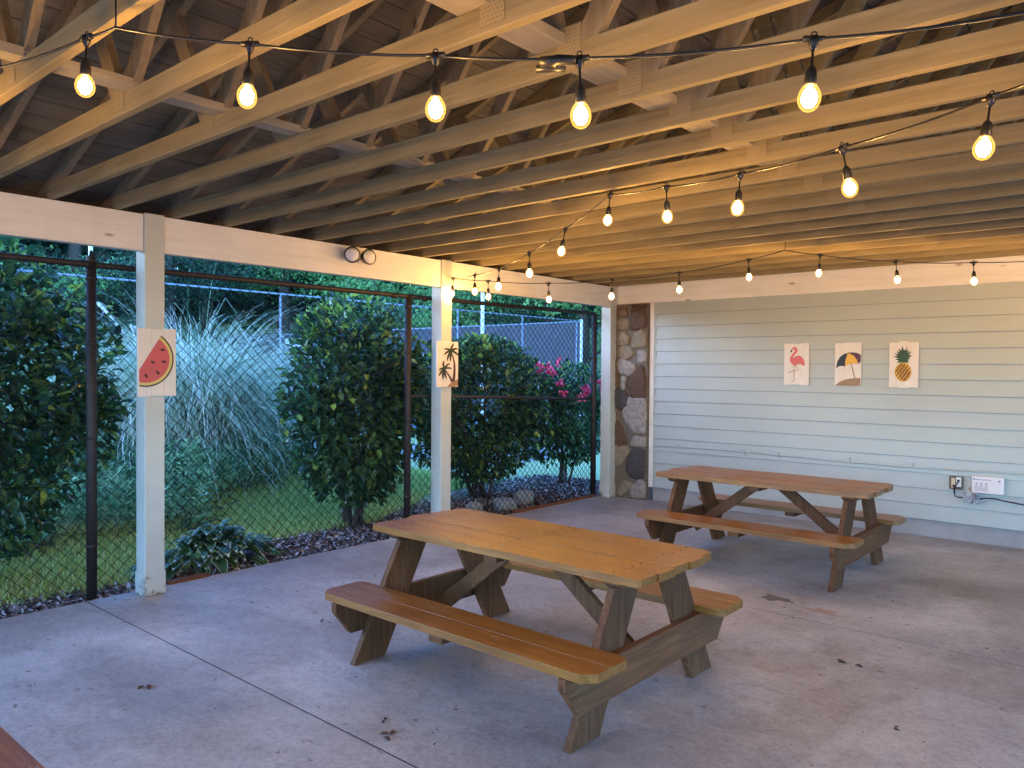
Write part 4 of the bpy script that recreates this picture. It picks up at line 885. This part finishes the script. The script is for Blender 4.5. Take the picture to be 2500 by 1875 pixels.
# ------------------------------------------------------------ trees
def tree(x, y, h, cr, kind, seedv, lab, name, grp):
    r_ = np.random.default_rng(seedv); z0 = th(x, y); t = empty(name, (x, y, z0-.1), label=lab, cat="tree", group=grp)
    b = MB(); lean = r_.normal(size=2)*.3
    b.tube([(0, 0, 0), (lean[0]*.3, lean[1]*.3, h*.35), (lean[0], lean[1], h*.92)], [cr*.075+.07, cr*.05+.05, .03], 9)
    limbs = []
    for k in range(22):
        f = r_.uniform(.16, .9); a = r_.uniform(0, 6.28); s0 = Vector((lean[0]*f, lean[1]*f, h*f)); ln = cr*(1.15-f*.7)*r_.uniform(.6, 1.05)
        e0 = s0+Vector((math.cos(a)*ln, math.sin(a)*ln, ln*(.12 if kind == 2 else .45)*r_.uniform(.3, 1.2))); b.tube([s0, s0.lerp(e0, .5)+Vector((0, 0, .1)), e0], [.06, .04, .015], 5); limbs.append((s0, e0))
    b.build("trunk", MT['stem'], t, True)
    n = 8500; li = r_.integers(0, 22, n); S0 = np.array([tuple(l[0]) for l in limbs])[li]; E0 = np.array([tuple(l[1]) for l in limbs])[li]
    f = r_.uniform(.25, 1.08, n)[:, None]**.7; P = S0+(E0-S0)*f; j = r_.normal(size=(n, 3)); j[:, 2] *= .55 if kind != 2 else .3; P = P+j*cr*.16
    kk = 6; cl = r_.normal(size=(n//kk+1, 3))*.14; P = P+np.repeat(cl, kk, 0)[:n]
    D = r_.normal(size=(n, 3)); D[:, 2] -= .3; N = np.tile([0, 0, 1.], (n, 1))+r_.normal(size=(n, 3))*.5
    ln = r_.uniform(.10, .22, n); V, F = leafarr(P, D, N, ln, ln*(.22 if kind == 2 else .55), .2)
    fastmesh("crown", V, F, (MT['tr1'], MT['tr2'], MT['tr3'])[kind], parent=t)
tr = [(-37.5, 6.5, 13, 4.0, 2), (-36.5, 10.5, 12, 3.6, 1), (-38, 13.5, 14, 4.2, 2), (-36.8, 17.5, 11, 3.8, 0), (-39, 20.5, 13, 4.0, 2), (-36.5, 23.5, 12, 4.0, 1), (-33.5, 26, 12, 3.8, 0), (-30, 24.6, 10, 3.4, 1),
      (-26.5, 26, 12, 3.8, 2), (-23, 24.4, 10, 3.4, 1), (-20, 25.5, 12, 3.8, 0), (-17.2, 24.2, 10, 3.3, 1), (-13.6, 24.6, 11, 3.6, 1), (-43, 9, 16, 4.5, 0), (-43.5, 17, 17, 4.6, 0), (-42, 26, 17, 4.8, 0),
      (-34, 31, 17, 4.8, 0), (-26, 31, 16, 4.6, 0), (-18, 30, 16, 4.6, 0), (-10.5, 26, 12, 3.8, 0), (-37, 2.5, 12, 3.8, 0)]
lbl = {0: "dark evergreen tree", 1: "light green leafy tree", 2: "blue-green feathery pine"}
pos = ["at the far left end of the wood", "left of the near post behind the court", "above the far court fence left of the pampas", "behind the watermelon post", "above the top of the pampas grass", "behind the tall middle camellia, farther back", "rising above the security lamps", "nearest behind the middle camellia", "left of the white lamp pole", "directly behind the dark windscreen, left part", "behind the windscreen centre", "just right of the white lamp pole, over the windscreen", "at the windscreen's right corner", "in the back row at far left", "in the back row behind the pampas", "in the back row above the middle camellia", "in the back row left of the palm post", "in the back row behind the lamp pole", "in the back row over the windscreen", "behind the rhododendron and last post", "beyond the large left camellia"]
nm = {0: "evergreen_tree", 1: "broadleaf_tree", 2: "pine_tree"}
for i, (x, y, h, cr, kd) in enumerate(tr): tree(x, y, h, cr, kd, 100+i, lbl[kd]+" "+pos[i], nm[kd], "trees beyond the court")
# distant wood mass
n = 60000; a = rng.uniform(-1.75, .2, n); rad = rng.uniform(46, 60, n); x = np.sin(a)*rad; y = np.cos(a)*rad
k = x < 6; x, y = x[k], y[k]; n = len(x); P = np.stack([x, y, terrain(x, y)+rng.uniform(-1, 14, n)], 1); ln = rng.uniform(.5, 1.1, n)
V, F = leafarr(P, rng.normal(size=(n, 3)), rng.normal(size=(n, 3)), ln, ln*.6, .2)
tag(fastmesh("distant_woods", V, F, MT['tr1']), "dense dark wood closing the view behind the trees", "woods", kind='stuff')

# ------------------------------------------------------------ litter and stains on the floor
MT['dry'] = mat("dry_leaf", (.10, .055, .03), .8, island=[(.06, .03, .02), (.14, .08, .04)])
def blob(x, y, rx, ry, seedv, mname, c, lab, h=.0012, cat="stain", nm_="floor_stain"):
    r_ = random.Random(seedv); n_ = 26; ph = [r_.uniform(0, 6.28) for _ in range(4)]
    P = [(math.cos(a)*rx*(1+.22*math.sin(3*a+ph[0])+.18*math.sin(5*a+ph[1])+.12*math.sin(8*a+ph[2])), math.sin(a)*ry*(1+.22*math.sin(3*a+ph[0])+.18*math.sin(5*a+ph[1])+.12*math.sin(8*a+ph[2]))) for a in [2*math.pi*i/n_ for i in range(n_)]]
    b = MB(); b.prism(P, 2, .0003, h); o = b.build(nm_, flat(mname, c, .75), None, loc=(x, y, 0)); tag(o, lab, cat); return o
blob(-2.14, 5.36, .105, .062, 3, "grease", (.13, .12, .115), "dark grease stain on the floor between the two tables")
blob(-1.80, 5.28, .10, .055, 5, "spill", (.34, .26, .215), "pale brown dried spill beside the floor joint")
leaves_ = [(-2.72, 2.28, .035, "curled brown leaf scrap near the left end of the near bench"), (-2.6, 2.2, .05, "largest dry leaf, lying before the left front foot of the near table"), (-1.52, 1.78, .035, "brown leaf scrap at the bottom edge under the near table's right end"), (-4.1, 2.95, .03, "tiny dry leaf on the open floor left of the near table"),
 (-1.35, 4.42, .05, "dry leaf on the floor right of the near table's far bench"), (-3.9, 1.75, .045, "dry leaf on the floor in front of the watermelon post, by the floor joint"), (-1.05, 2.85, .035, "small leaf scrap on the bare floor at the lower right"), (-.95, 3.75, .03, "tiny leaf scrap in the middle of the bare right-hand floor")]
for i, (x, y, s_, lab) in enumerate(leaves_):
    m2 = 3 if s_ > .04 else 2; P = np.zeros((m2, 3)); P[:, :2] = np.random.default_rng(i).normal(size=(m2, 2))*s_*.30; P[:, 2] = .003
    D = np.random.default_rng(i+50).normal(size=(m2, 3)); D[:, 2] = .10; V, F = leafarr(P, D, np.tile([0, 0, 1.], (m2, 1)), s_, s_*.45, .25)
    o = fastmesh("fallen_leaf", V, F, MT['dry']); o.location = (x, y, .0); tag(o, lab, "leaf", "leaf scraps on the floor")
n = 420; x = rng.uniform(-5.4, 1.5, n); y = rng.uniform(.9, 8.2, n); P = np.stack([x, y, np.full(n, .0012)], 1); D = rng.normal(size=(n, 3)); D[:, 2] = .06
V, F = leafarr(P, D, np.tile([0, 0, 1.], (n, 1)), rng.uniform(.006, .022, n)*rng.uniform(.5, 1.3, n), rng.uniform(.003, .010, n), .3)
tag(fastmesh("floor_debris", V, F, MT['dry']), "scattered crumbs of bark and leaf on the concrete", "debris", kind='stuff')
b = MB(); b.tube([(0, 0, .006), (.04, .02, .012), (.09, .0, .006), (.13, .035, .005)], .003, 5); b.tube([(.04, .02, .012), (.05, .055, .006)], .002, 5)
o = b.build("twig", MT['stem'], None, True, loc=(-2.2, 1.95, 0)); tag(o, "small forked twig on the floor in front of the near bench", "twig")
